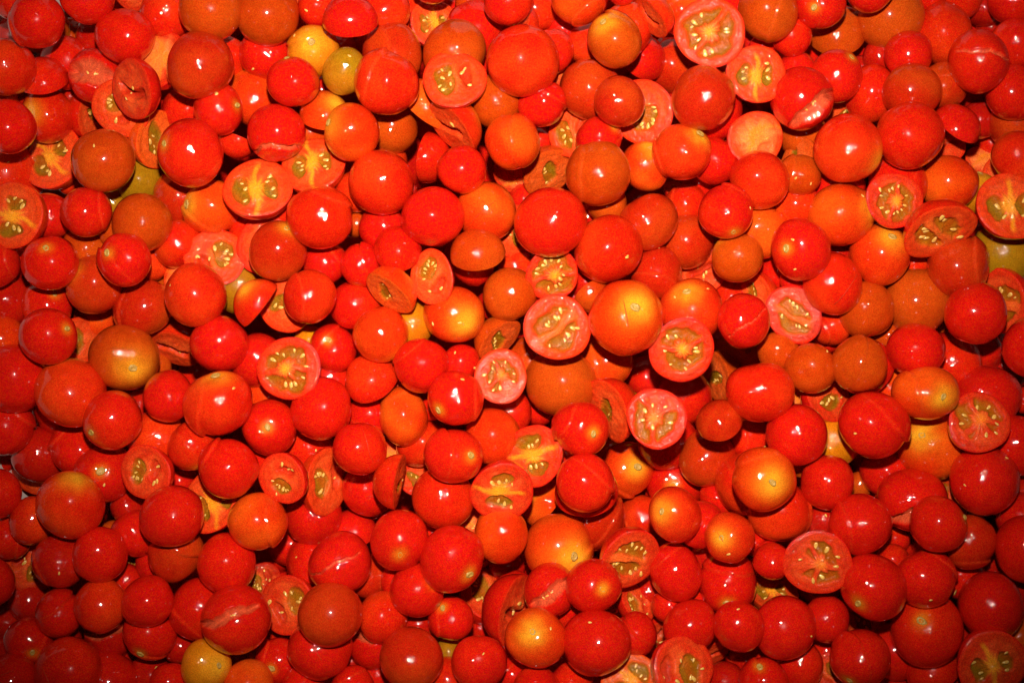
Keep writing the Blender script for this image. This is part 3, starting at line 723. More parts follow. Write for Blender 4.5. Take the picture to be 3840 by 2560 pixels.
-223.8|123.9|-25.8|11.6|c|R|t=125 a=270 f=flat|red tomato half lying skin up above stem-scarred orange-red tomato, in the upper part, far left
-137.0|108.7|-10.5|11.2|w|R|s=.88,.05|stem-scarred red cherry tomato above and left of red half lying skin up, upper part, left
-212.3|-127.7|-16.1|11.1|w|R||red cherry tomato above and right of stem-scarred red tomato, in the lower part, far left
-165.7|-3.8|-44.0|12.6|c|V|t=55 a=255 f=flat|orange-red tomato half with a torn hollow face right of stem-scarred amber-orange tomato, middle, left
-142.0|-75.3|-15.0|14.3|c|V|t=25 a=150 f=yellow|orange-red tomato half with a yellow core below and left of red tomato, left
-96.7|-84.2|-37.5|12.7|w|R||red cherry tomato below and left of orange-red half with one seedy pocket, left of centre
-56.0|135.6|-18.9|14.4|w|B||large brownish red cherry tomato above the orange-red tomato, in the upper part, left of centre
-53.0|42.1|-7.4|10.9|c|R|t=150 a=265 f=flat|red tomato half lying skin up above orange half with green jelly, middle, left of centre
206.7|99.3|-10.0|11.0|c|R|t=120 a=240 f=flat|red tomato half lying skin up left of dark red tomato, upper part, far right
-198.1|126.2|-23.6|12.2|s|R|a=-10 w=1|split red cherry tomato above orange-red half with green jelly, in the upper part, far left
-170.1|-137.1|-15.2|11.9|w|R|s=-.2,-.65|stem-scarred red cherry tomato right of the split dark red tomato, in the lower part, left
-28.5|-130.1|-12.8|10.4|w|R|s=-.35,.65|stem-scarred red cherry tomato below and left of red half with one seedy pocket, centre
-235.8|128.3|-10.0|12.6|w|V||orange-red cherry tomato above and left of red half lying skin up, upper part, far left
84.3|48.2|-31.2|11.7|w|B||brownish red cherry tomato below the orange-red tomato, above the middle, right of centre
14.1|111.3|-15.1|11.1|w|R||red cherry tomato above and left of orange-red half with one seedy pocket, upper part, centre
234.8|116.8|-13.6|12.7|w|R||red cherry tomato below and right of split red tomato, in the upper part, far right
-5.8|0.4|-18.8|11.5|c|A|t=60 a=315 f=green|amber-orange tomato half with green jelly above orange-red half with a star-shaped core, middle, centre
-230.1|-55.2|-40.0|12.3|w|D||dark red cherry tomato above and right of orange-red half with green jelly, middle, far left
-228.9|-140.9|-19.6|10.7|w|R|s=.45,-.4|stem-scarred red cherry tomato below the dark red tomato, along the bottom edge, far left
-233.4|99.2|-5.0|11.9|w|R||red cherry tomato left of the stem-scarred orange-red tomato, in the upper part, far left
236.2|41.9|-31.7|14.3|w|G||large olive-yellow cherry tomato above red half with two seed pockets, above the middle, far right
-94.0|136.0|-16.8|12.1|w|Y|s=.1,.2|stem-scarred yellow cherry tomato above and right of stem-scarred red tomato, upper part, left of centre
64.5|149.6|-5.1|10.3|c|V|t=78 a=215 f=flat|orange-red tomato half with a torn hollow face right of orange-red tomato, right of centre
45.9|-9.6|-43.1|12.6|w|O||orange cherry tomato above the orange-red half with green jelly, below the middle, right of centre
171.4|118.2|-26.2|11.7|w|V|e=1.15,80|orange-red cherry tomato below and right of the stem-scarred red tomato, in the upper part, right
-169.4|96.1|-26.3|12.9|c|O|t=62 a=345 f=green|orange tomato half with green jelly left of stem-scarred red tomato, in the upper part, left
228.3|-26.1|-28.9|13.6|w|R||red cherry tomato above the red half with a star-shaped core, below the middle, far right
232.3|19.0|-20.6|14.0|c|R|t=60 a=195 e=1.15,80 f=two|red tomato half with two seed pockets above and right of red tomato, far right
-149.1|-48.3|-10.0|11.0|w|V||orange-red cherry tomato right of the orange-red tomato, below the middle, left
214.4|-10.2|-39.9|13.2|w|R||red cherry tomato above and right of the stem-scarred orange tomato, below the middle, far right
-209.8|-52.4|-31.2|11.7|w|R||red cherry tomato above and left of the stem-scarred red tomato, below the middle, far left
-77.8|125.6|-8.3|10.5|w|G|e=1.14,70|olive-yellow cherry tomato below and right of stem-scarred yellow tomato, upper part, left of centre
-239.6|-41.8|-22.6|12.4|w|R||red cherry tomato above and left of orange-red half with green jelly, middle, far left
-8.2|113.6|-18.6|11.9|w|A||amber-orange cherry tomato below and right of orange-red half with one seedy pocket, upper part, centre
187.1|135.6|-18.8|10.7|w|R||red cherry tomato above the brownish red tomato, in the upper part, far right
148.0|-130.4|-15.1|10.2|w|R||red cherry tomato left of the red half with green jelly, in the lower part, right
237.8|-96.1|-5.0|14.1|w|R||large red cherry tomato below the red tomato, in the lower part, far right
-164.0|155.3|-21.4|11.6|w|V||orange-red cherry tomato above red half with a pale fleshy face, along the top edge, left
151.4|-26.0|-26.0|12.1|c|R|t=35 a=30 f=green|red tomato half with green jelly below and right of amber-orange tomato, below the middle, right
-225.7|109.5|-37.3|11.6|w|V|s=-.34,0|stem-scarred orange-red cherry tomato below red half lying skin up, in the upper part, far left
-125.3|117.9|-34.5|12.0|w|O||orange cherry tomato above and left of the split red tomato, in the upper part, left
-88.1|105.8|-16.1|11.5|c|O|t=130 a=255 f=yellow|orange tomato half lying skin up above and left of stem-scarred orange tomato, left of centre
63.4|82.8|-19.2|11.1|w|O|s=.15,.65|stem-scarred orange cherry tomato left of stem-scarred orange-red tomato, in the upper part, right of centre
135.3|78.4|-13.3|9.8|w|A||small amber-orange cherry tomato below the amber-orange half with green jelly, in the upper part, right
-227.1|-84.8|-20.5|10.5|w|V||orange-red cherry tomato above red half with one seedy pocket, in the lower part, far left
117.9|52.0|-20.0|12.2|w|O||orange cherry tomato below and right of the stem-scarred red tomato, above the middle, right
87.2|-27.6|-67.7|13.0|w|R||red cherry tomato above and right of red half with a star-shaped core, right of centre
-71.2|36.3|-12.9|9.8|w|R|s=-.15,-.95|small stem-scarred red cherry tomato left of red half lying skin up, middle, left of centre
-117.8|137.0|-26.6|11.2|w|R||red cherry tomato above and left of the stem-scarred red tomato, in the upper part, left
79.9|136.6|-47.9|12.9|w|B||brownish red cherry tomato right of red half lying skin up, upper part, right of centre
-178.3|-90.8|-20.5|10.7|w|R||red cherry tomato below the dark red tomato, in the lower part, far left
-69.7|-72.2|-36.1|11.4|w|R||red cherry tomato left of orange-red half with green jelly, below the middle, left of centre
236.2|85.7|-10.0|12.0|w|V||orange-red cherry tomato above orange-red half with a yellow core, in the upper part, far right
-159.5|46.6|-26.7|10.6|w|V||orange-red cherry tomato left of the orange-red half with one seedy pocket, above the middle, left
-41.4|88.3|-30.0|11.3|c|V|t=105 a=170 f=pale|orange-red tomato half lying skin up below orange half lying skin up, left of centre
142.7|156.0|-5.0|11.3|w|R|s=-.43,-.33|stem-scarred red cherry tomato above and left of amber-orange half lying skin up, top edge, right
-111.2|-152.3|-28.2|10.6|w|R|s=-.2,-.15|stem-scarred red cherry tomato below red half with one seedy pocket, along the bottom edge, left
-167.9|-46.4|-20.2|12.8|w|V||orange-red cherry tomato above the red half with one seedy pocket, below the middle, left
62.3|136.8|-36.3|11.4|c|R|t=140 a=220 f=flat|red tomato half lying skin up below and right of stem-scarred amber-orange tomato, right of centre
-165.9|132.2|-15.0|13.5|c|R|t=25 a=150 f=pale|red tomato half with a pale fleshy face below and right of red tomato, left
-18.1|150.4|-32.7|12.8|w|R||red cherry tomato right of orange-red half with a yellow core, along the top edge, centre
105.3|-18.4|-77.9|12.3|c|A|t=68 a=190 f=green|amber-orange tomato half with green jelly below and left of stem-scarred yellow tomato, right of centre
180.9|-63.4|-36.9|11.4|w|R||red cherry tomato above and left of the split red tomato, below the middle, far right
-183.7|109.7|-15.0|13.1|c|V|t=15 a=250 f=seedy|orange-red tomato half with one seedy pocket right of orange-red half with green jelly, far left
-250.8|82.9|-52.0|16.8|w|V||large orange-red cherry tomato above orange-red half with a yellow core, upper part, far left
83.6|-71.3|-74.6|13.6|w|R|s=-.2,-.05|stem-scarred red cherry tomato above the stem-scarred orange-red tomato, below the middle, right of centre
-73.9|17.3|-20.7|11.3|w|R||red cherry tomato left of orange half with green jelly, above the middle, left of centre
30.0|158.4|-5.0|12.3|w|O||orange cherry tomato above and left of the stem-scarred amber-orange tomato, along the top edge, centre
202.6|-157.4|-30.4|12.1|c|R|t=120 a=300 f=flat|red tomato half lying skin up below stem-scarred red tomato, along the bottom edge, far right
-160.9|69.9|-34.6|11.8|w|B||brownish red cherry tomato left of the stem-scarred orange tomato, above the middle, left
-37.0|153.6|-33.7|11.4|c|V|t=25 a=20 f=yellow|orange-red tomato half with a yellow core above and left of amber-orange tomato, left of centre
95.1|84.8|-18.7|10.7|w|R||red cherry tomato right of the stem-scarred orange-red tomato, in the upper part, right of centre
-234.1|-108.8|-39.1|12.7|c|R|t=25 a=340 f=seedy|red tomato half with one seedy pocket left of dark red tomato, lower part, far left
136.1|-153.0|-20.0|10.7|w|R||red cherry tomato above and right of the stem-scarred red tomato, along the bottom edge, right
-12.6|-123.9|-53.8|14.1|c|R|t=50 a=60 f=seedy e=1.2,60|red tomato half with one seedy pocket below and left of red tomato, lower part, centre
17.5|-80.3|-51.3|11.7|c|O|t=104 a=322 f=flat|orange tomato half lying skin up left of red half lying skin up, lower part, centre
-181.3|78.4|-38.2|10.8|w|G||olive-yellow cherry tomato below and left of orange half with green jelly, upper part, far left
29.4|100.0|-26.9|11.5|c|V|t=28 a=200 f=seedy|orange-red tomato half with one seedy pocket left of stem-scarred red tomato, upper part, centre
-58.7|103.9|-36.1|11.6|w|A|k=90|creased amber-orange cherry tomato below and left of orange half lying skin up, left of centre
57.3|-137.5|-15.0|10.2|w|R||red cherry tomato below red half with one seedy pocket, lower part, right of centre
66.6|-89.8|-76.1|11.6|w|V||orange-red cherry tomato left of the stem-scarred orange-red tomato, in the lower part, right of centre
204.7|120.7|-19.4|10.9|w|B||brownish red cherry tomato below and left of split red tomato, upper part, far right
55.4|-157.6|-5.0|13.1|c|O|t=20 a=100 f=yellow|orange tomato half with a yellow core below red tomato, bottom edge, right of centre
238.6|140.3|-18.5|12.1|w|R||red cherry tomato above and right of split red tomato, along the top edge, far right
117.8|-158.8|-10.0|11.8|w|R|s=-.3,.75|stem-scarred red cherry tomato below and right of dark red tomato, along the bottom edge, right
-222.6|17.1|-27.4|10.6|w|R|s=.55,.5|stem-scarred red cherry tomato above and left of orange-red half with green jelly, middle, far left
127.0|-121.0|-37.7|11.0|c|B|t=50 a=90 f=yellow|brownish red tomato half with a yellow core below red tomato, in the lower part, right
-121.0|-8.7|-23.5|12.0|w|R||red cherry tomato left of red half with a wheel of seeds, below the middle, left
-243.2|19.7|-32.6|11.6|w|D||dark red cherry tomato left of the stem-scarred red tomato, above the middle, far left
-2.0|157.0|-5.0|10.9|w|R||red cherry tomato above and right of the red tomato, along the top edge, centre
238.7|-49.1|-21.1|14.0|w|R||red cherry tomato below and right of red half with a star-shaped core, far right
77.7|-50.4|-61.5|13.1|w|R||red cherry tomato below and right of red half with a star-shaped core, right of centre
-191.8|-161.6|-21.8|13.6|w|R||red cherry tomato below the split dark red tomato, along the bottom edge, far left
-97.5|-107.9|-41.5|11.7|w|R||red cherry tomato left of the split red tomato, in the lower part, left of centre
69.6|-17.8|-75.0|10.0|w|R||small red cherry tomato above red half with a star-shaped core, middle, right of centre
-193.6|-140.9|-29.6|10.5|s|D|a=10 w=.5 o=.3|split dark red cherry tomato below the orange-red tomato, in the lower part, far left
121.5|-102.4|-10.3|8.3|w|R||small red cherry tomato above brownish red half with a yellow core, lower part, right
117.5|-47.0|-50.6|10.3|w|R||small red cherry tomato below and right of brownish red half lying skin up, middle, right
-60.8|53.4|-17.7|10.5|w|R||red cherry tomato above and left of red half lying skin up, middle, left of centre
134.8|65.1|-24.2|10.2|w|O||small orange cherry tomato below the amber-orange half with green jelly, above the middle, right
-66.1|-143.5|-26.0|11.6|s|R|a=0 w=.4 o=.4|split red cherry tomato below the orange-red tomato, along the bottom edge, left of centre
-88.3|36.5|-20.3|10.3|w|R||red cherry tomato left of the stem-scarred red tomato, above the middle, left of centre
-234.4|-158.8|-10.0|13.2|w|R||red cherry tomato below and left of stem-scarred red tomato, along the bottom edge, far left
40.8|94.2|-12.6|10.4|w|R|s=.6,.43|stem-scarred red cherry tomato right of orange-red half with one seedy pocket, right of centre
-196.7|160.0|-5.0|12.3|w|R||red cherry tomato above the dark red tomato, along the top edge, far left
-98.8|-52.8|-36.4|11.0|w|R||red cherry tomato above and left of orange-red half with one seedy pocket, left of centre
131.4|143.6|-15.0|9.2|w|R||small red cherry tomato left of amber-orange half lying skin up, along the top edge, right
-211.0|0.4|-38.4|10.6|c|V|t=45 a=350 f=green|orange-red tomato half with green jelly right of stem-scarred red tomato, above the middle, far left
-42.2|111.4|-25.7|12.7|c|O|t=115 a=225 f=pale|orange tomato half lying skin up above orange-red half lying skin up, left of centre
-78.3|-94.5|-44.9|11.1|c|R|t=125 a=290 f=flat|red tomato half lying skin up above and right of split red tomato, left of centre
84.7|66.5|-38.2|9.5|w|V||small orange-red cherry tomato left of the stem-scarred red tomato, above the middle, right of centre
40.1|-86.3|-43.9|14.3|w|B||brownish red cherry tomato below red half lying skin up, lower part, right of centre
-60.3|158.4|-25.4|10.8|w|V||orange-red cherry tomato right of red half lying skin up, top edge, left of centre
126.6|-4.5|-21.1|9.3|w|A||small amber-orange cherry tomato below the red half with two seed pockets, below the middle, right
-131.1|96.0|-25.0|8.5|c|R|t=100 a=70 f=flat|small red tomato half lying skin up left of split red tomato, upper part, left
-205.3|112.3|-46.5|12.6|c|V|t=72 a=350 f=green|orange-red tomato half with green jelly left of orange-red half with one seedy pocket, far left
155.5|-47.4|-34.9|13.1|w|Y||yellow cherry tomato below the red half with green jelly, below the middle, right
-158.2|112.1|-34.7|10.5|w|R||red cherry tomato left of the stem-scarred red tomato, in the upper part, left
-237.7|-127.0|-47.1|9.4|w|D||small dark red cherry tomato below red half with one seedy pocket, lower part, far left
114.5|-68.9|-39.2|14.4|w|V||large orange-red cherry tomato left of the stem-scarred orange tomato, below the middle, right
91.9|34.2|-36.3|10.8|c|V|t=25 a=190 f=flat|orange-red tomato half with a torn hollow face above stem-scarred orange-red tomato, middle, right of centre
-219.8|59.7|-23.2|10.6|w|R||red cherry tomato right of orange-red half with a yellow core, above the middle, far left
-123.1|-159.8|-10.0|11.2|w|O||orange cherry tomato below and left of the stem-scarred red tomato, along the bottom edge, left
181.9|74.2|-19.6|13.4|w|R||red cherry tomato above red half with a wheel of seeds, upper part, far right
153.5|7.1|-27.9|8.8|w|V||small orange-red cherry tomato right of red half with two seed pockets, above the middle, right
-116.2|45.6|-17.4|13.6|c|R|t=8 a=180 f=flat|red tomato half with a torn hollow face below orange-red half with a yellow core, left
36.8|22.5|-15.0|8.6|c|A|t=120 a=120 f=flat|amber-orange tomato half lying skin up above and left of stem-scarred orange tomato, right of centre
-216.5|135.1|-37.1|11.2|w|R||red cherry tomato above and right of red half lying skin up, upper part, far left
241.0|-2.4|-5.0|13.3|w|R||red cherry tomato below and right of red half with two seed pockets, middle, far right
60.4|-125.8|-31.3|9.4|c|R|t=50 a=40 f=seedy|small red tomato half with one seedy pocket above red tomato, lower part, right of centre
-205.3|11.2|-51.6|10.6|w|O||small orange cherry tomato above and right of orange-red half with green jelly, middle, far left
187.0|-151.6|-42.1|12.4|w|R||red cherry tomato right of the stem-scarred red tomato, along the bottom edge, far right
-47.1|8.7|-21.6|9.9|w|Y||yellow cherry tomato below and right of orange half with green jelly, left of centre
116.7|22.4|-29.5|10.2|c|V|t=55 a=200 f=green|small orange-red tomato half with green jelly above and right of split red tomato, middle, right
-24.2|-10.2|-15.8|8.6|w|R||small red cherry tomato left of orange-red half with a star-shaped core, below the middle, centre
-243.1|-93.9|-28.3|10.4|w|R||red cherry tomato above and left of red half with one seedy pocket, far left
-91.7|158.2|-18.4|9.9|w|R||red cherry tomato above and left of red half lying skin up, left of centre
-242.7|-71.6|-15.0|11.3|w|R||red cherry tomato below and left of orange-red half with green jelly, lower part, far left
-203.8|44.3|-28.7|10.2|w|A||small amber-orange cherry tomato above the stem-scarred brownish red tomato, above the middle, far left
88.8|-86.4|-18.3|10.7|w|R||red cherry tomato right of the stem-scarred orange-red tomato, in the lower part, right of centre
121.2|-7.3|-90.4|14.1|w|Y|s=0,.2|stem-scarred yellow cherry tomato below the split red tomato, below the middle, right
-43.8|-49.5|-35.1|10.5|w|V||orange-red cherry tomato left of the stem-scarred red tomato, below the middle, left of centre
1.0|52.3|-24.2|11.6|c|V|t=30 a=0 f=seedy p=180|orange-red tomato half with one seedy pocket below and right of creased orange tomato, middle, centre
-2.1|-33.9|-37.9|10.6|w|V||orange-red cherry tomato below the orange-red half with a star-shaped core, below the middle, centre
-68.8|-113.1|-28.0|9.4|w|B||small brownish red cherry tomato below red half lying skin up, lower part, left of centre
19.0|137.2|-19.5|9.9|w|R||small red cherry tomato right of the orange-red tomato, in the upper part, centre
-236.8|-60.9|-52.1|14.7|c|V|t=25 a=200 f=green|orange-red tomato half with green jelly below and left of dark red tomato, far left
-203.0|148.6|-43.8|10.2|w|D||small dark red cherry tomato above the split red tomato, along the top edge, far left
35.6|-72.4|-21.8|14.1|c|R|t=130 a=280 f=flat|large red tomato half lying skin up below red tomato, lower part, right of centre
-131.6|25.6|-31.2|11.3|w|G||olive-yellow cherry tomato above and left of orange-red half lying skin up, above the middle, left
-68.9|-35.7|-32.6|10.1|w|R||small red cherry tomato below orange-red half lying skin up, below the middle, left of centre
0.4|81.4|-42.5|8.9|c|R|t=35 a=250 f=pale|red tomato half with a pale fleshy face left of amber-orange half with green jelly, centre
-121.2|-115.7|-37.6|8.0|c|D|t=30 a=90 f=seedy|dark red tomato half with one seedy pocket above and right of split red tomato, left
239.0|162.9|-23.6|11.6|w|R||red cherry tomato above the red tomato, along the top edge, far right
-243.6|2.1|-23.3|10.6|w|O||orange cherry tomato below the dark red tomato, above the middle, far left
231.3|-4.7|-48.6|9.7|w|R||small red cherry tomato right of the red tomato, below the middle, far right
-159.6|-159.2|-10.0|9.7|w|R||small red cherry tomato below and left of stem-scarred yellow tomato, along the bottom edge, left
36.6|142.5|-29.1|9.6|w|V||small orange-red cherry tomato left of stem-scarred amber-orange tomato, along the top edge, right of centre
136.1|87.3|-27.5|10.2|c|A|t=60 a=160 f=green|small amber-orange tomato half with green jelly above the amber-orange tomato, in the upper part, right
241.8|-83.5|-21.8|11.4|w|R||red cherry tomato above the red tomato, in the lower part, far right
-242.1|36.6|-10.5|11.2|w|R||red cherry tomato below the orange-red half with a yellow core, above the middle, far left
-105.6|17.1|-12.3|12.6|c|V|t=15 a=200 f=green|orange-red tomato half with green jelly right of orange-red half lying skin up, middle, left
95.1|110.0|-22.0|13.6|w|R||red cherry tomato below and right of brownish red tomato, upper part, right of centre
216.9|-113.8|-32.4|10.1|w|R||small red cherry tomato right of the stem-scarred red tomato, in the lower part, far right
226.9|107.6|-37.3|8.7|w|D||small dark red cherry tomato right of red half lying skin up, upper part, far right
115.2|-152.6|-36.8|10.6|w|D||dark red cherry tomato above and left of stem-scarred red tomato, along the bottom edge, right
-2.9|-112.3|-65.8|8.8|w|R||red cherry tomato above and right of red half with one seedy pocket, centre
-110.2|-99.8|-52.3|10.4|w|R||red cherry tomato above and right of dark red half with one seedy pocket, left
-118.8|-25.3|-35.6|12.7|w|O||orange cherry tomato below and left of red half with a wheel of seeds, middle, left
-184.3|-79.5|-30.0|8.0|w|D||dark red cherry tomato below and left of red half with one seedy pocket, far left
176.6|-138.9|-61.9|11.4|c|R|t=45 a=140 f=green|red tomato half with green jelly below the stem-scarred red tomato, in the lower part, right
242.4|105.3|-29.3|12.1|w|B||brownish red cherry tomato below the red tomato, in the upper part, far right
141.4|100.3|-37.9|10.6|w|A||amber-orange cherry tomato above the amber-orange half with green jelly, in the upper part, right
177.5|137.3|-34.2|7.2|w|D||small dark red cherry tomato left of the red tomato, in the upper part, far right
-74.8|-161.9|-14.5|9.8|w|R||small red cherry tomato below and left of split red tomato, bottom edge, left of centre
149.2|-85.9|-27.4|8.8|w|D||small dark red cherry tomato above red half with a star-shaped core, lower part, right
44.9|65.4|-20.0|9.1|w|A||small amber-orange cherry tomato below the amber-orange tomato, above the middle, right of centre
28.2|-161.6|-15.0|10.2|w|R||red cherry tomato left of orange half with a yellow core, along the bottom edge, centre
-137.5|136.6|-31.0|9.4|w|V||small orange-red cherry tomato right of the brownish red tomato, in the upper part, left
-174.2|-160.8|-31.2|10.1|w|D||small dark red cherry tomato left of the red tomato, along the bottom edge, left
-243.3|-112.1|-10.0|11.4|w|R||red cherry tomato below and left of red half with one seedy pocket, far left
102.6|-78.2|-52.3|8.6|w|R||small red cherry tomato above the stem-scarred orange-red tomato, in the lower part, right of centre
101.0|-161.2|-20.0|9.3|w|D||dark red cherry tomato right of red half with one seedy pocket, right of centre
231.7|88.3|-43.5|8.5|c|V|t=30 a=90 f=pale|orange-red tomato half with a pale fleshy face left of orange-red tomato, far right
11.7|-161.2|-5.0|10.5|w|R||red cherry tomato below the stem-scarred orange tomato, along the bottom edge, centre
131.0|33.8|-36.5|10.6|w|R||red cherry tomato above and right of orange-red half with green jelly, above the middle, right
107.1|21.8|-43.1|9.6|w|V||small orange-red cherry tomato left of orange-red half with green jelly, middle, right of centre
-0.6|-158.1|-20.0|8.2|w|R||small red cherry tomato below and right of the red tomato, along the bottom edge, centre
-185.8|-114.4|-30.0|7.3|w|R||small red cherry tomato above and left of red tomato, in the lower part, far left
152.5|-157.9|-21.6|10.3|c|R|t=25 a=90 f=seedy|red tomato half with one seedy pocket below and left of stem-scarred red tomato, right
-73.5|71.6|-21.0|10.3|w|V||orange-red cherry tomato left of the orange-red tomato, in the upper part, left of centre
135.2|129.2|-22.7|8.3|w|R||small red cherry tomato above the split red tomato, in the upper part, right
-29.9|-160.0|-15.0|11.3|w|V||orange-red cherry tomato below and left of the red tomato, along the bottom edge, centre
10.5|160.3|-32.1|10.5|w|V||orange-red cherry tomato right of the red tomato, along the top edge, centre
8.2|-10.3|-48.2|11.8|w|A||amber-orange cherry tomato above and right of orange-red half with a star-shaped core, middle, centre
231.9|163.1|-44.0|8.1|w|D||small dark red cherry tomato left of the red tomato, along the top edge, far right
223.2|71.8|-32.3|9.4|w|Y|s=.1,.9|stem-scarred yellow cherry tomato left of orange-red half with a yellow core, far right
80.8|155.3|-15.0|12.3|w|O||orange cherry tomato right of orange-red half with a torn hollow face, right of centre
246.3|-13.5|-56.4|10.9|w|D||dark red cherry tomato below and right of the red tomato, below the middle, far right
70.4|-145.0|-43.2|9.6|c|R|t=40 a=300 f=flat|red tomato half with a torn hollow face right of red tomato, right of centre
2.1|36.0|-30.8|8.0|w|V||small orange-red cherry tomato below the orange-red half with one seedy pocket, above the middle, centre
217.9|166.9|-37.5|9.5|w|V||small orange-red cherry tomato above and right of orange-red tomato, along the top edge, far right
187.6|-96.0|-40.4|6.8|w|R||small red cherry tomato below the split red tomato, in the lower part, far right
182.6|-22.1|-33.6|9.5|w|O||small orange cherry tomato left of the stem-scarred orange tomato, below the middle, far right
-250.6|-138.6|-51.4|8.2|w|D||small dark red cherry tomato above and left of stem-scarred red tomato, lower part, far left
74.9|-126.3|-26.3|7.3|w|R||red cherry tomato right of red half with one seedy pocket, right of centre
-159.1|-145.8|-25.0|6.6|w|D||small dark red cherry tomato below and right of stem-scarred red tomato, bottom edge, left
-176.9|40.4|-33.8|10.5|w|V||orange-red cherry tomato right of the stem-scarred red tomato, above the middle, far left
-44.2|-135.0|-25.0|7.3|w|D||small dark red cherry tomato left of stem-scarred red tomato, lower part, left of centre
-122.2|-150.2|-55.4|10.9|w|D||
181.9|-104.7|-25.0|7.3|w|R||
3.1|150.4|-20.3|9.9|c|V|t=60 a=160 f=green|small orange-red tomato half with green jelly below and right of red tomato, top edge, centre
-162.3|-68.4|-40.2|8.1|w|R||
13.5|-33.0|-56.5|8.3|w|R||
98.5|-149.2|-31.0|8.8|c|R|t=50 a=300 f=flat|red tomato half with a torn hollow face left of dark red tomato, right of centre
-98.9|-163.2|-19.6|9.9|w|R||
27.3|-128.1|-32.6|10.1|w|R||
160.7|110.0|-39.1|6.8|c|V|t=40 a=240 f=green|small orange-red tomato half with green jelly right of split red tomato, upper part, right
156.4|73.4|-27.6|11.3|w|R||
-87.5|-18.4|-30.6|10.1|w|R||
-238.3|37.5|-37.7|8.5|w|D||
181.9|3.0|-35.0|7.4|w|A||
-120.6|-106.8|-62.6|9.2|w|D||
-15.9|-144.2|-57.9|7.6|w|D||
-54.3|-113.0|-21.3|7.8|w|R||
54.1|147.2|-21.1|12.6|w|V||
-20.7|-87.9|-35.0|6.7|c|R|t=40 a=120 f=pale|red tomato half with a pale fleshy face above and right of stem-scarred red tomato, centre
194.4|37.3|-34.4|7.4|w|V||
207.2|-78.6|-31.6|12.6|c|R|t=15 a=30 f=green|red tomato half with green jelly above stem-scarred red tomato, in the lower part, far right
-194.6|67.3|-40.3|6.8|w|G||
24.9|151.8|-36.1|7.4|w|R||
237.4|97.6|-51.5|7.6|w|R||
-170.1|-104.9|-29.3|9.4|w|R||
168.2|-12.5|-25.0|12.9|c|R|t=140 a=320 f=flat|red tomato half lying skin up below and right of amber-orange tomato, below the middle, right
165.7|164.1|-5.0|10.9|w|R||
232.7|-109.8|-39.9|8.5|w|D||
6.0|70.3|-48.6|6.9|w|R||
-159.7|29.6|-27.7|8.8|c|V|t=30 a=180 f=pale|orange-red tomato half with a pale fleshy face above and left of orange-red tomato, left
227.3|119.2|-43.1|6.4|w|D||
-64.5|-160.7|-30.8|7.3|w|R||
219.5|4.3|-56.2|9.1|w|A||
-30.7|-148.3|-25.0|6.6|w|G||
-175.9|-13.0|-52.3|6.5|w|A||
158.1|42.6|-35.0|6.7|w|D||
244.4|-142.3|-30.0|9.4|w|A||
95.3|81.8|-45.9|11.8|w|R||
137.0|-27.4|-35.0|6.7|c|R|t=30 a=0 f=pale|red tomato half with a pale fleshy face left of red half with green jelly, right
-180.8|165.3|-22.4|8.5|c|R|t=40 a=270 f=flat|red tomato half with a torn hollow face above and left of orange-red tomato, far left
-97.9|0.4|-30.0|6.7|w|Y||
-105.1|60.7|-25.1|9.1|w|R||
-48.3|160.7|-44.4|9.0|w|V||
132.7|28.8|-17.7|5.8|w|R||
23.8|-157.5|-40.0|6.8|w|D||
-220.1|151.1|-55.4|8.7|w|A||
239.8|-117.6|-30.0|8.4|w|D||
-233.1|160.2|-10.0|9.1|w|V||
200.6|167.5|-34.0|8.4|w|R||
-182.5|-32.1|-44.6|7.5|w|D||
152.2|-149.9|-34.2|7.4|w|R||
-216.0|-28.7|-40.9|15.9|w|R||
12.8|97.7|-41.9|6.8|w|R||
171.2|-70.2|-45.5|6.0|w|A||
-243.5|151.8|-52.9|10.4|w|D||
-74.7|56.9|-30.0|6.3|w|A||
76.7|-100.3|-87.3|10.2|w|R||
-219.1|79.5|-54.4|6.5|w|V||
-187.9|53.2|-22.6|8.3|w|A||
116.9|-96.8|-30.6|5.9|w|R||
-126.6|52.8|-31.3|8.8|w|V||
51.1|-62.4|-88.0|11.4|w|A||
-133.3|-161.6|-62.5|8.8|w|D||
237.4|155.2|-51.5|6.5|w|D||
188.9|-167.1|-49.1|7.5|w|D||
-60.1|-57.8|-40.5|8.1|c|R|t=30 a=0 f=pale|small red tomato half with a pale fleshy face below orange tomato, middle, left of centre
220.9|-143.7|-35.0|6.3|w|D||
119.4|140.4|-25.0|6.2|w|R||
3.4|-115.3|-79.0|9.0|w|R||
66.6|-122.2|-44.2|8.1|w|D||
28.4|-37.0|-48.7|12.5|c|R|t=110 a=200 f=flat|red tomato half lying skin up above and left of stem-scarred red tomato, middle, centre
84.5|76.2|-57.5|8.3|c|R|t=60 a=90 f=flat|red tomato half with a torn hollow face above orange-red tomato, right of centre
95.7|-106.3|-41.1|8.1|w|D||
-218.8|-143.3|-35.0|9.5|w|D||
99.4|128.5|-30.0|8.8|w|A||
17.1|129.8|-26.3|9.4|c|R|t=20 a=0 f=pale|small red tomato half with a pale fleshy face below red tomato, upper part, centre
-256.8|-59.8|-56.7|7.0|w|R||
-91.9|121.4|-35.0|7.4|w|D||
-4.2|-148.7|-33.8|6.7|w|R||
246.8|-28.3|-32.0|5.9|w|R||
-231.6|-34.9|-49.5|6.5|w|D||
207.6|-98.5|-40.0|11.0|w|R||
-185.3|-109.4|-37.6|6.3|c|D|t=30 a=90 f=seedy|dark red tomato half with one seedy pocket right of red tomato, far left
207.9|93.7|-28.3|8.3|c|R|t=20 a=90 f=flat|red tomato half with a torn hollow face right of orange-red tomato, far right
237.1|81.4|-33.3|8.8|c|V|t=40 a=200 f=pale|orange-red tomato half with a pale fleshy face below and left of orange-red tomato, far right
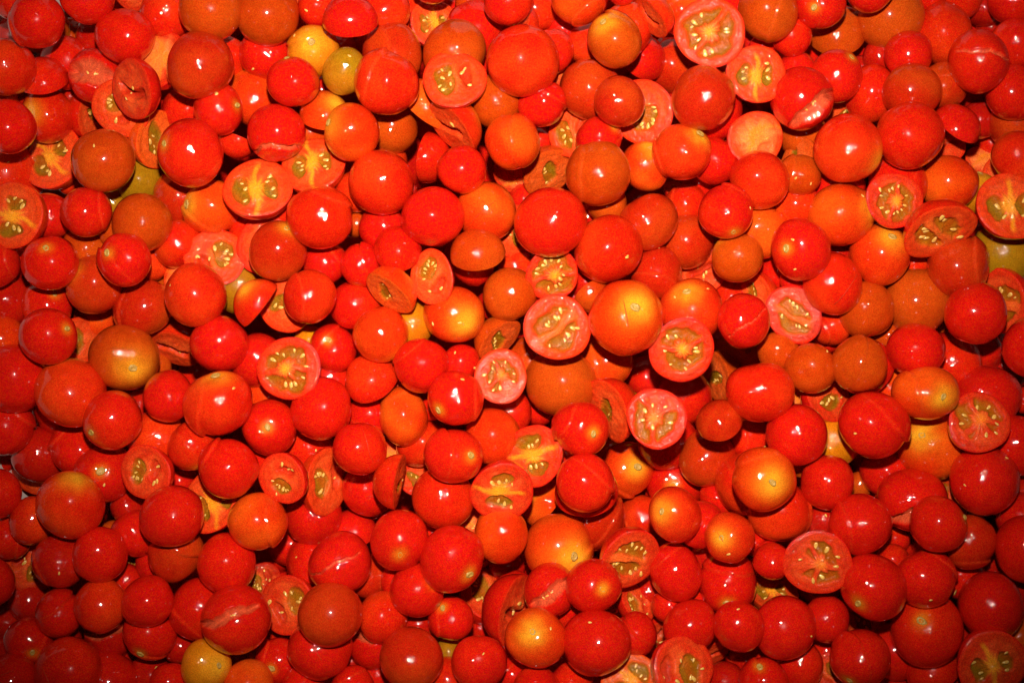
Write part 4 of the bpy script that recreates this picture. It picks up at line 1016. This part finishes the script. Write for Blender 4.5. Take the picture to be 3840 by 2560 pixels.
154.9|3.2|-41.4|8.1|w|R||
-188.5|-151.2|-40.0|6.4|w|D||
-62.8|88.7|-46.4|10.7|w|V||
116.1|144.3|-35.8|8.0|w|D||
-38.6|-92.7|-35.0|5.9|w|R||
-219.6|121.0|-53.8|8.2|w|D||
-77.6|-155.3|-35.0|7.4|w|D||
89.3|-125.5|-33.2|7.4|w|R||
-10.5|17.7|-35.0|6.3|w|D||
36.9|60.5|-35.0|5.9|w|D||
139.7|-61.1|-35.0|4.2|w|A||
-159.1|-140.2|-38.4|10.6|w|D||
104.3|158.3|-25.0|7.9|w|R||
-243.3|118.9|-41.3|6.4|w|D||
-173.9|34.4|-49.4|9.7|w|A||
-37.1|46.8|-35.0|4.6|w|A||
-11.9|132.5|-40.0|6.4|w|D||
-247.1|117.0|-30.0|8.0|w|A||
-229.3|152.9|-41.3|11.5|w|A||
1.1|-123.1|-49.2|9.0|w|R||
179.2|-103.5|-45.2|6.4|w|D||
186.2|48.5|-30.0|8.0|w|A||
-242.6|-150.6|-26.1|8.7|w|D||
-18.6|37.1|-20.0|9.9|w|R||
-21.2|165.0|-38.3|5.9|w|A||
49.9|-125.7|-40.0|5.9|w|D||
170.9|133.9|-41.6|5.3|w|D||
59.7|-47.4|-90.3|6.4|w|D||
246.2|-73.7|-34.0|8.0|w|D||
143.5|0.0|-46.2|6.0|w|D||
-89.1|-51.4|-46.0|5.4|w|A||
23.6|-56.5|-35.0|5.9|w|D||
116.1|3.9|-104.4|8.1|w|D||
162.0|-105.5|-40.0|5.9|w|G||
-57.3|-51.3|-50.0|6.0|w|R||
-122.1|-58.2|-25.0|5.8|w|R||
121.4|-113.8|-48.1|6.9|c|R|t=50 a=60 f=pale|red tomato half with a pale fleshy face below and left of red tomato, right
103.3|97.8|-35.0|6.3|w|A||
-217.5|23.7|-39.1|5.9|w|D||
-55.4|-21.1|-35.0|4.6|w|A||
8.8|-27.5|-65.6|5.5|w|G||
35.6|29.3|-30.0|8.0|w|D||
-191.7|-91.4|-30.0|5.2|w|A||
-70.7|-80.2|-50.6|7.5|w|R||
192.8|-101.6|-46.4|4.7|w|D||
36.3|13.9|-25.0|7.9|c|R|t=40 a=180 f=flat|red tomato half with a torn hollow face left of stem-scarred orange tomato, right of centre
10.4|20.1|-25.0|6.6|w|R||
37.9|-164.8|-35.0|5.3|w|D||
-46.0|-66.5|-36.1|8.0|c|R|t=30 a=90 f=green|red tomato half with green jelly right of orange-red half with green jelly, left of centre
223.5|-55.7|-33.3|9.5|w|D||
51.2|165.3|-10.0|7.7|w|R||
113.6|-90.8|-36.4|4.6|w|D||
-39.0|-32.5|-31.9|5.2|w|R||
74.2|-77.4|-85.5|5.0|w|R||
125.9|35.9|-49.2|6.0|w|D||
-37.2|167.7|-10.0|9.7|w|R||
122.2|-101.9|-23.1|6.6|w|R||
-131.9|-78.0|-35.0|5.9|w|R||
-219.2|-8.2|-47.6|8.2|w|R||
62.0|-25.9|-83.1|6.3|w|G||
211.8|-166.1|-38.4|7.4|w|D||
64.4|-57.1|-92.6|5.0|w|D||
146.8|-149.8|-43.3|5.3|w|D||
29.6|22.0|-38.1|6.8|w|D||
-45.2|-104.5|-40.0|5.3|w|D||
-156.9|-71.7|-52.3|8.2|w|D||
-96.9|99.6|-30.0|9.4|w|A||
-164.9|-50.4|-38.8|10.2|w|V||
-107.6|-127.4|-49.5|10.8|w|D||
6.3|-160.3|-29.4|5.9|w|R||
-167.4|-33.0|-42.1|8.1|c|R|t=120 a=300 f=flat|small red tomato half lying skin up below the red tomato, below the middle, left
-197.8|11.9|-63.3|6.1|w|D||
-164.2|-65.1|-60.5|7.0|w|R||
188.1|-82.8|-36.8|7.4|w|R||
-180.9|-76.5|-40.7|6.0|w|D||
-127.7|-21.5|-48.5|6.4|w|O||"""

def parse(o):
    d = {}
    for t in o.split():
        k, v = t.split('=')
        d[k] = v if k == 'f' else (tuple(float(x) for x in v.split(',')) if ',' in v else float(v))
    return d

G_WHOLE = "whole cherry tomatoes heaped in the tub"
G_HALF = "halved cherry tomatoes lying in the heap"
G_SPLIT = "split cherry tomatoes in the heap"
mass_V, mass_F, mass_C, mass_n = [], [], [], 0
SPOTS = []

def add_mass(V, F, C):
    global mass_n
    mass_V.append(V); mass_F.append(np.asarray(F) + mass_n); mass_C.append(C); mass_n += len(V)

def stuck_seeds(root, r, rs, k):
    for _ in range(k):
        a, q = rs.uniform(0, 6.28), rs.uniform(0.35, 0.85)
        n = Vector((q * math.cos(a), q * math.sin(a), math.sqrt(1 - q * q)))
        s = 0.0019 * rs.uniform(0.9, 1.15)
        place("seed", SEEDS[rs.randrange(3)], root, n * (r * 1.06), n, rs.uniform(0, 6.28), (s, s, s))

for row, line in enumerate(TABLE.strip().split('\n')):
    x, y, z, r, kind, c, opt, label = line.split('|')
    x, y, z, r = (float(v) * MM for v in (x, y, z, r)); o = parse(opt)
    SPOTS.append((x, y, z, r, kind == 'c' and o.get('t', 0) < 60))
    rs = random.Random(row * 7 + 3)
    if z < -0.024: r *= 1.05
    if kind in 'ws':
        if kind == 'w' and label and 'k' not in o and rs.random() < 0.32:
            o['seam'] = (rs.uniform(0, 6.28), rs.uniform(0.25, 0.75), rs.uniform(-0.35, 0.35))
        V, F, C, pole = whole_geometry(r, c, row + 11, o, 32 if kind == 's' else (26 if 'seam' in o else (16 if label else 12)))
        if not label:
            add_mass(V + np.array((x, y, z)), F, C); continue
        if kind == 's':
            t = tagged(link("split_tomato", mesh_from("split_tomato", V, F, C, SKIN), (x, y, z)), label, "split tomato", G_SPLIT)
            if o['w'] > 0.2:
                a = math.radians(o['a']); u = Vector((math.cos(a), math.sin(a), 0)); v = Vector((-u.y, u.x, 0))
                for _ in range(3):
                    p = u * rs.uniform(-.5, .5) + v * o.get('o', 0.0); p.z = math.sqrt(max(0.05, 1 - p.length_squared))
                    place("seed", SEEDS[0], t, p * r * (1 - (0.10 + 0.55 * 0.5 * o['w']) + 0.03), p, rs.uniform(0, 6), (0.002, 0.002, 0.002))
        else:
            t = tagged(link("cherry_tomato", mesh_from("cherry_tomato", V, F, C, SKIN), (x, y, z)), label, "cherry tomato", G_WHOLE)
            if rs.random() < 0.2: stuck_seeds(t, r, rs, rs.choice((1, 1, 2)))
        if 's' in o:
            n = Vector(pole); s = r * rs.uniform(0.115, 0.145)
            place("stem_scar", SCARS[row % 3], t, n * (r * 1.015), n, rs.uniform(0, 6), (s, s * rs.uniform(.8, 1), s))
        if 'k' in o: crack_part(t, r, o['k'], rs.uniform(-.12, .2), row)
        elif kind == 'w' and 'seam' not in o and rs.random() < 0.14: crack_part(t, r, rs.uniform(0, 180), rs.uniform(-.5, .5), row)
    else:
        tl, az = math.radians(o.get('t', 0)), math.radians(o.get('a', 0))
        spin = math.radians(o['p']) if 'p' in o else rs.uniform(0, 6.28)
        if tl > math.radians(45) and 'p' not in o: spin = 0.0
        V, F, Cs, P3, FF, C, seeds, n, M = half_geometry(r, c, o['f'], row + 5, tl, az, o.get('e'), spin)
        t = bpy.data.objects.new("halved_tomato", None); COL.objects.link(t); t.location = (x, y, z)
        t.empty_display_size = 0.01
        tagged(t, label, "tomato half", G_HALF)
        link("skin", tri_quad_mesh("skin", V, F, Cs, SKIN), parent=t)
        link("cut_face", tri_quad_mesh("cut_face", P3, FF, C, FLESH), parent=t)
        if tl < math.radians(88):
            for (p, sa, s) in seeds:
                ob = bpy.data.objects.new("seed", SEEDS[rs.randrange(3)]); COL.objects.link(ob); ob.parent = t
                R3 = Matrix([list(q) for q in M]) @ Matrix.Rotation(sa, 3, 'Z')
                ob.matrix_local = Matrix.Translation(p) @ R3.to_4x4() @ Matrix.Diagonal((s, s, s, 1))

# ---------------------------------------------------------------- the mass of tomatoes underneath and around
rs = random.Random(77)
def top_allowed(x, y, R, z, r_spots):
    for (a, b, c_, q, flat) in r_spots:
        d = math.hypot(x - a, y - b)
        if d < (R + q):
            z = min(z, c_ - math.sqrt(max(0, ((R + q) * 0.86) ** 2 - d * d)) * (1.0))
    return z
spots = list(SPOTS)
HX, HY = 0.285, 0.205
step = 0.0235
for level in (0, 1):
    rowi = 0; y = -0.250
    while y < 0.250:
        x = -0.243 + (rowi % 2) * step / 2
        while x < 0.332:
            X_, Y_ = x + rs.uniform(-.003, .003), y + rs.uniform(-.003, .003)
            R = rs.uniform(0.0115, 0.0145)
            inside = abs(X_) < 0.222 and abs(Y_) < 0.144
            if not (X_ < -0.212 and Y_ > 0.108 and Y_ < 0.165) and not (inside and level):
                z = top_allowed(X_, Y_, R, (-0.052 if inside else (-0.012, -0.05)[level]), spots)
                if z > -0.110 and abs(Y_) < 0.233 + (z + 0.125) * 0.17 and X_ > -0.218 - (z + 0.125) * 0.25:
                    spots.append((X_, Y_, z, R, False))
                    c = rs.choice("RRRRRDVVBAO") if not inside else rs.choice("RRDDDV")  # inner filler gets darker reds, painting in the shade between the upper fruit
                    V, F, C, _ = whole_geometry(R, c, 5000 + len(spots), {}, 10 if inside else 12)
                    add_mass(V + np.array((X_, Y_, z)), F, C)
            x += step
        y += step * 0.88; rowi += 1
# a bed that closes the last chinks, gap shade put into its darker reds
rowi = 0; y = -0.230
while y < 0.232:
    x = -0.216 + (rowi % 2) * 0.012
    while x < 0.315:
        R = rs.uniform(0.012, 0.015)
        if not (x < -0.205 and 0.105 < y < 0.165):
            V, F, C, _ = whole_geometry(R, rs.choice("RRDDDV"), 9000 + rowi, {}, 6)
            add_mass(V + np.array((x + rs.uniform(-.003, .003), y + rs.uniform(-.003, .003), -0.104 + rs.uniform(-.006, .006))), F, C)
        x += 0.024
    y += 0.0215; rowi += 1
mass = link("tomato_mass", mesh_from("tomato_mass", np.concatenate(mass_V), np.concatenate(mass_F), np.concatenate(mass_C), SKIN))
mass['kind'] = "stuff"
mass['label'] = "red mass of further cherry tomatoes filling the heap beneath and between the upper ones"
mass['category'] = "tomato heap"

# ---------------------------------------------------------------- the white tub
def tub():
    root = bpy.data.objects.new("food_tub", None); COL.objects.link(root); root.location = (0, 0, -0.125)
    root['label'] = "white plastic tub whose pale inner wall shows at the top left corner"
    root['category'] = "tub"
    top = (-0.268, 0.36, -0.272, 0.272); bot = (-0.232, 0.33, -0.247, 0.247); zt, T = 0.130, 0.003
    def ring(b, z, grow=0.0, rc=0.03):
        x0, x1, y0, y1 = b[0] - grow, b[1] + grow, b[2] - grow, b[3] + grow; out = []
        for cx, cy, a0 in ((x1 - rc, y1 - rc, 0), (x0 + rc, y1 - rc, 90), (x0 + rc, y0 + rc, 180), (x1 - rc, y0 + rc, 270)):
            for k in range(7):
                a = math.radians(a0 + 15 * k); out.append((cx + rc * math.cos(a), cy + rc * math.sin(a), z))
        return out
    n = 28
    rings = [ring(bot, 0.0), ring(top, zt), ring(top, zt + 0.002, 0.004), ring(top, zt, 0.010), ring(top, zt - 0.012, 0.011), ring(bot, -T, T)]
    V = [p for rg in rings for p in rg]; F = []
    for j in range(len(rings) - 1):
        for i in range(n):
            a, b = j * n + i, j * n + (i + 1) % n; F.append((a, b, b + n, a + n))
    me = bpy.data.meshes.new("wall"); me.from_pydata(V, [], F); me.materials.append(PLASTIC); me.update()
    link("wall", me, parent=root)
    V = ring(bot, 0.001, -0.0005); me = bpy.data.meshes.new("base"); me.from_pydata(V, [], [tuple(range(n))]); me.materials.append(PLASTIC); me.update()
    link("base", me, parent=root)
tub()
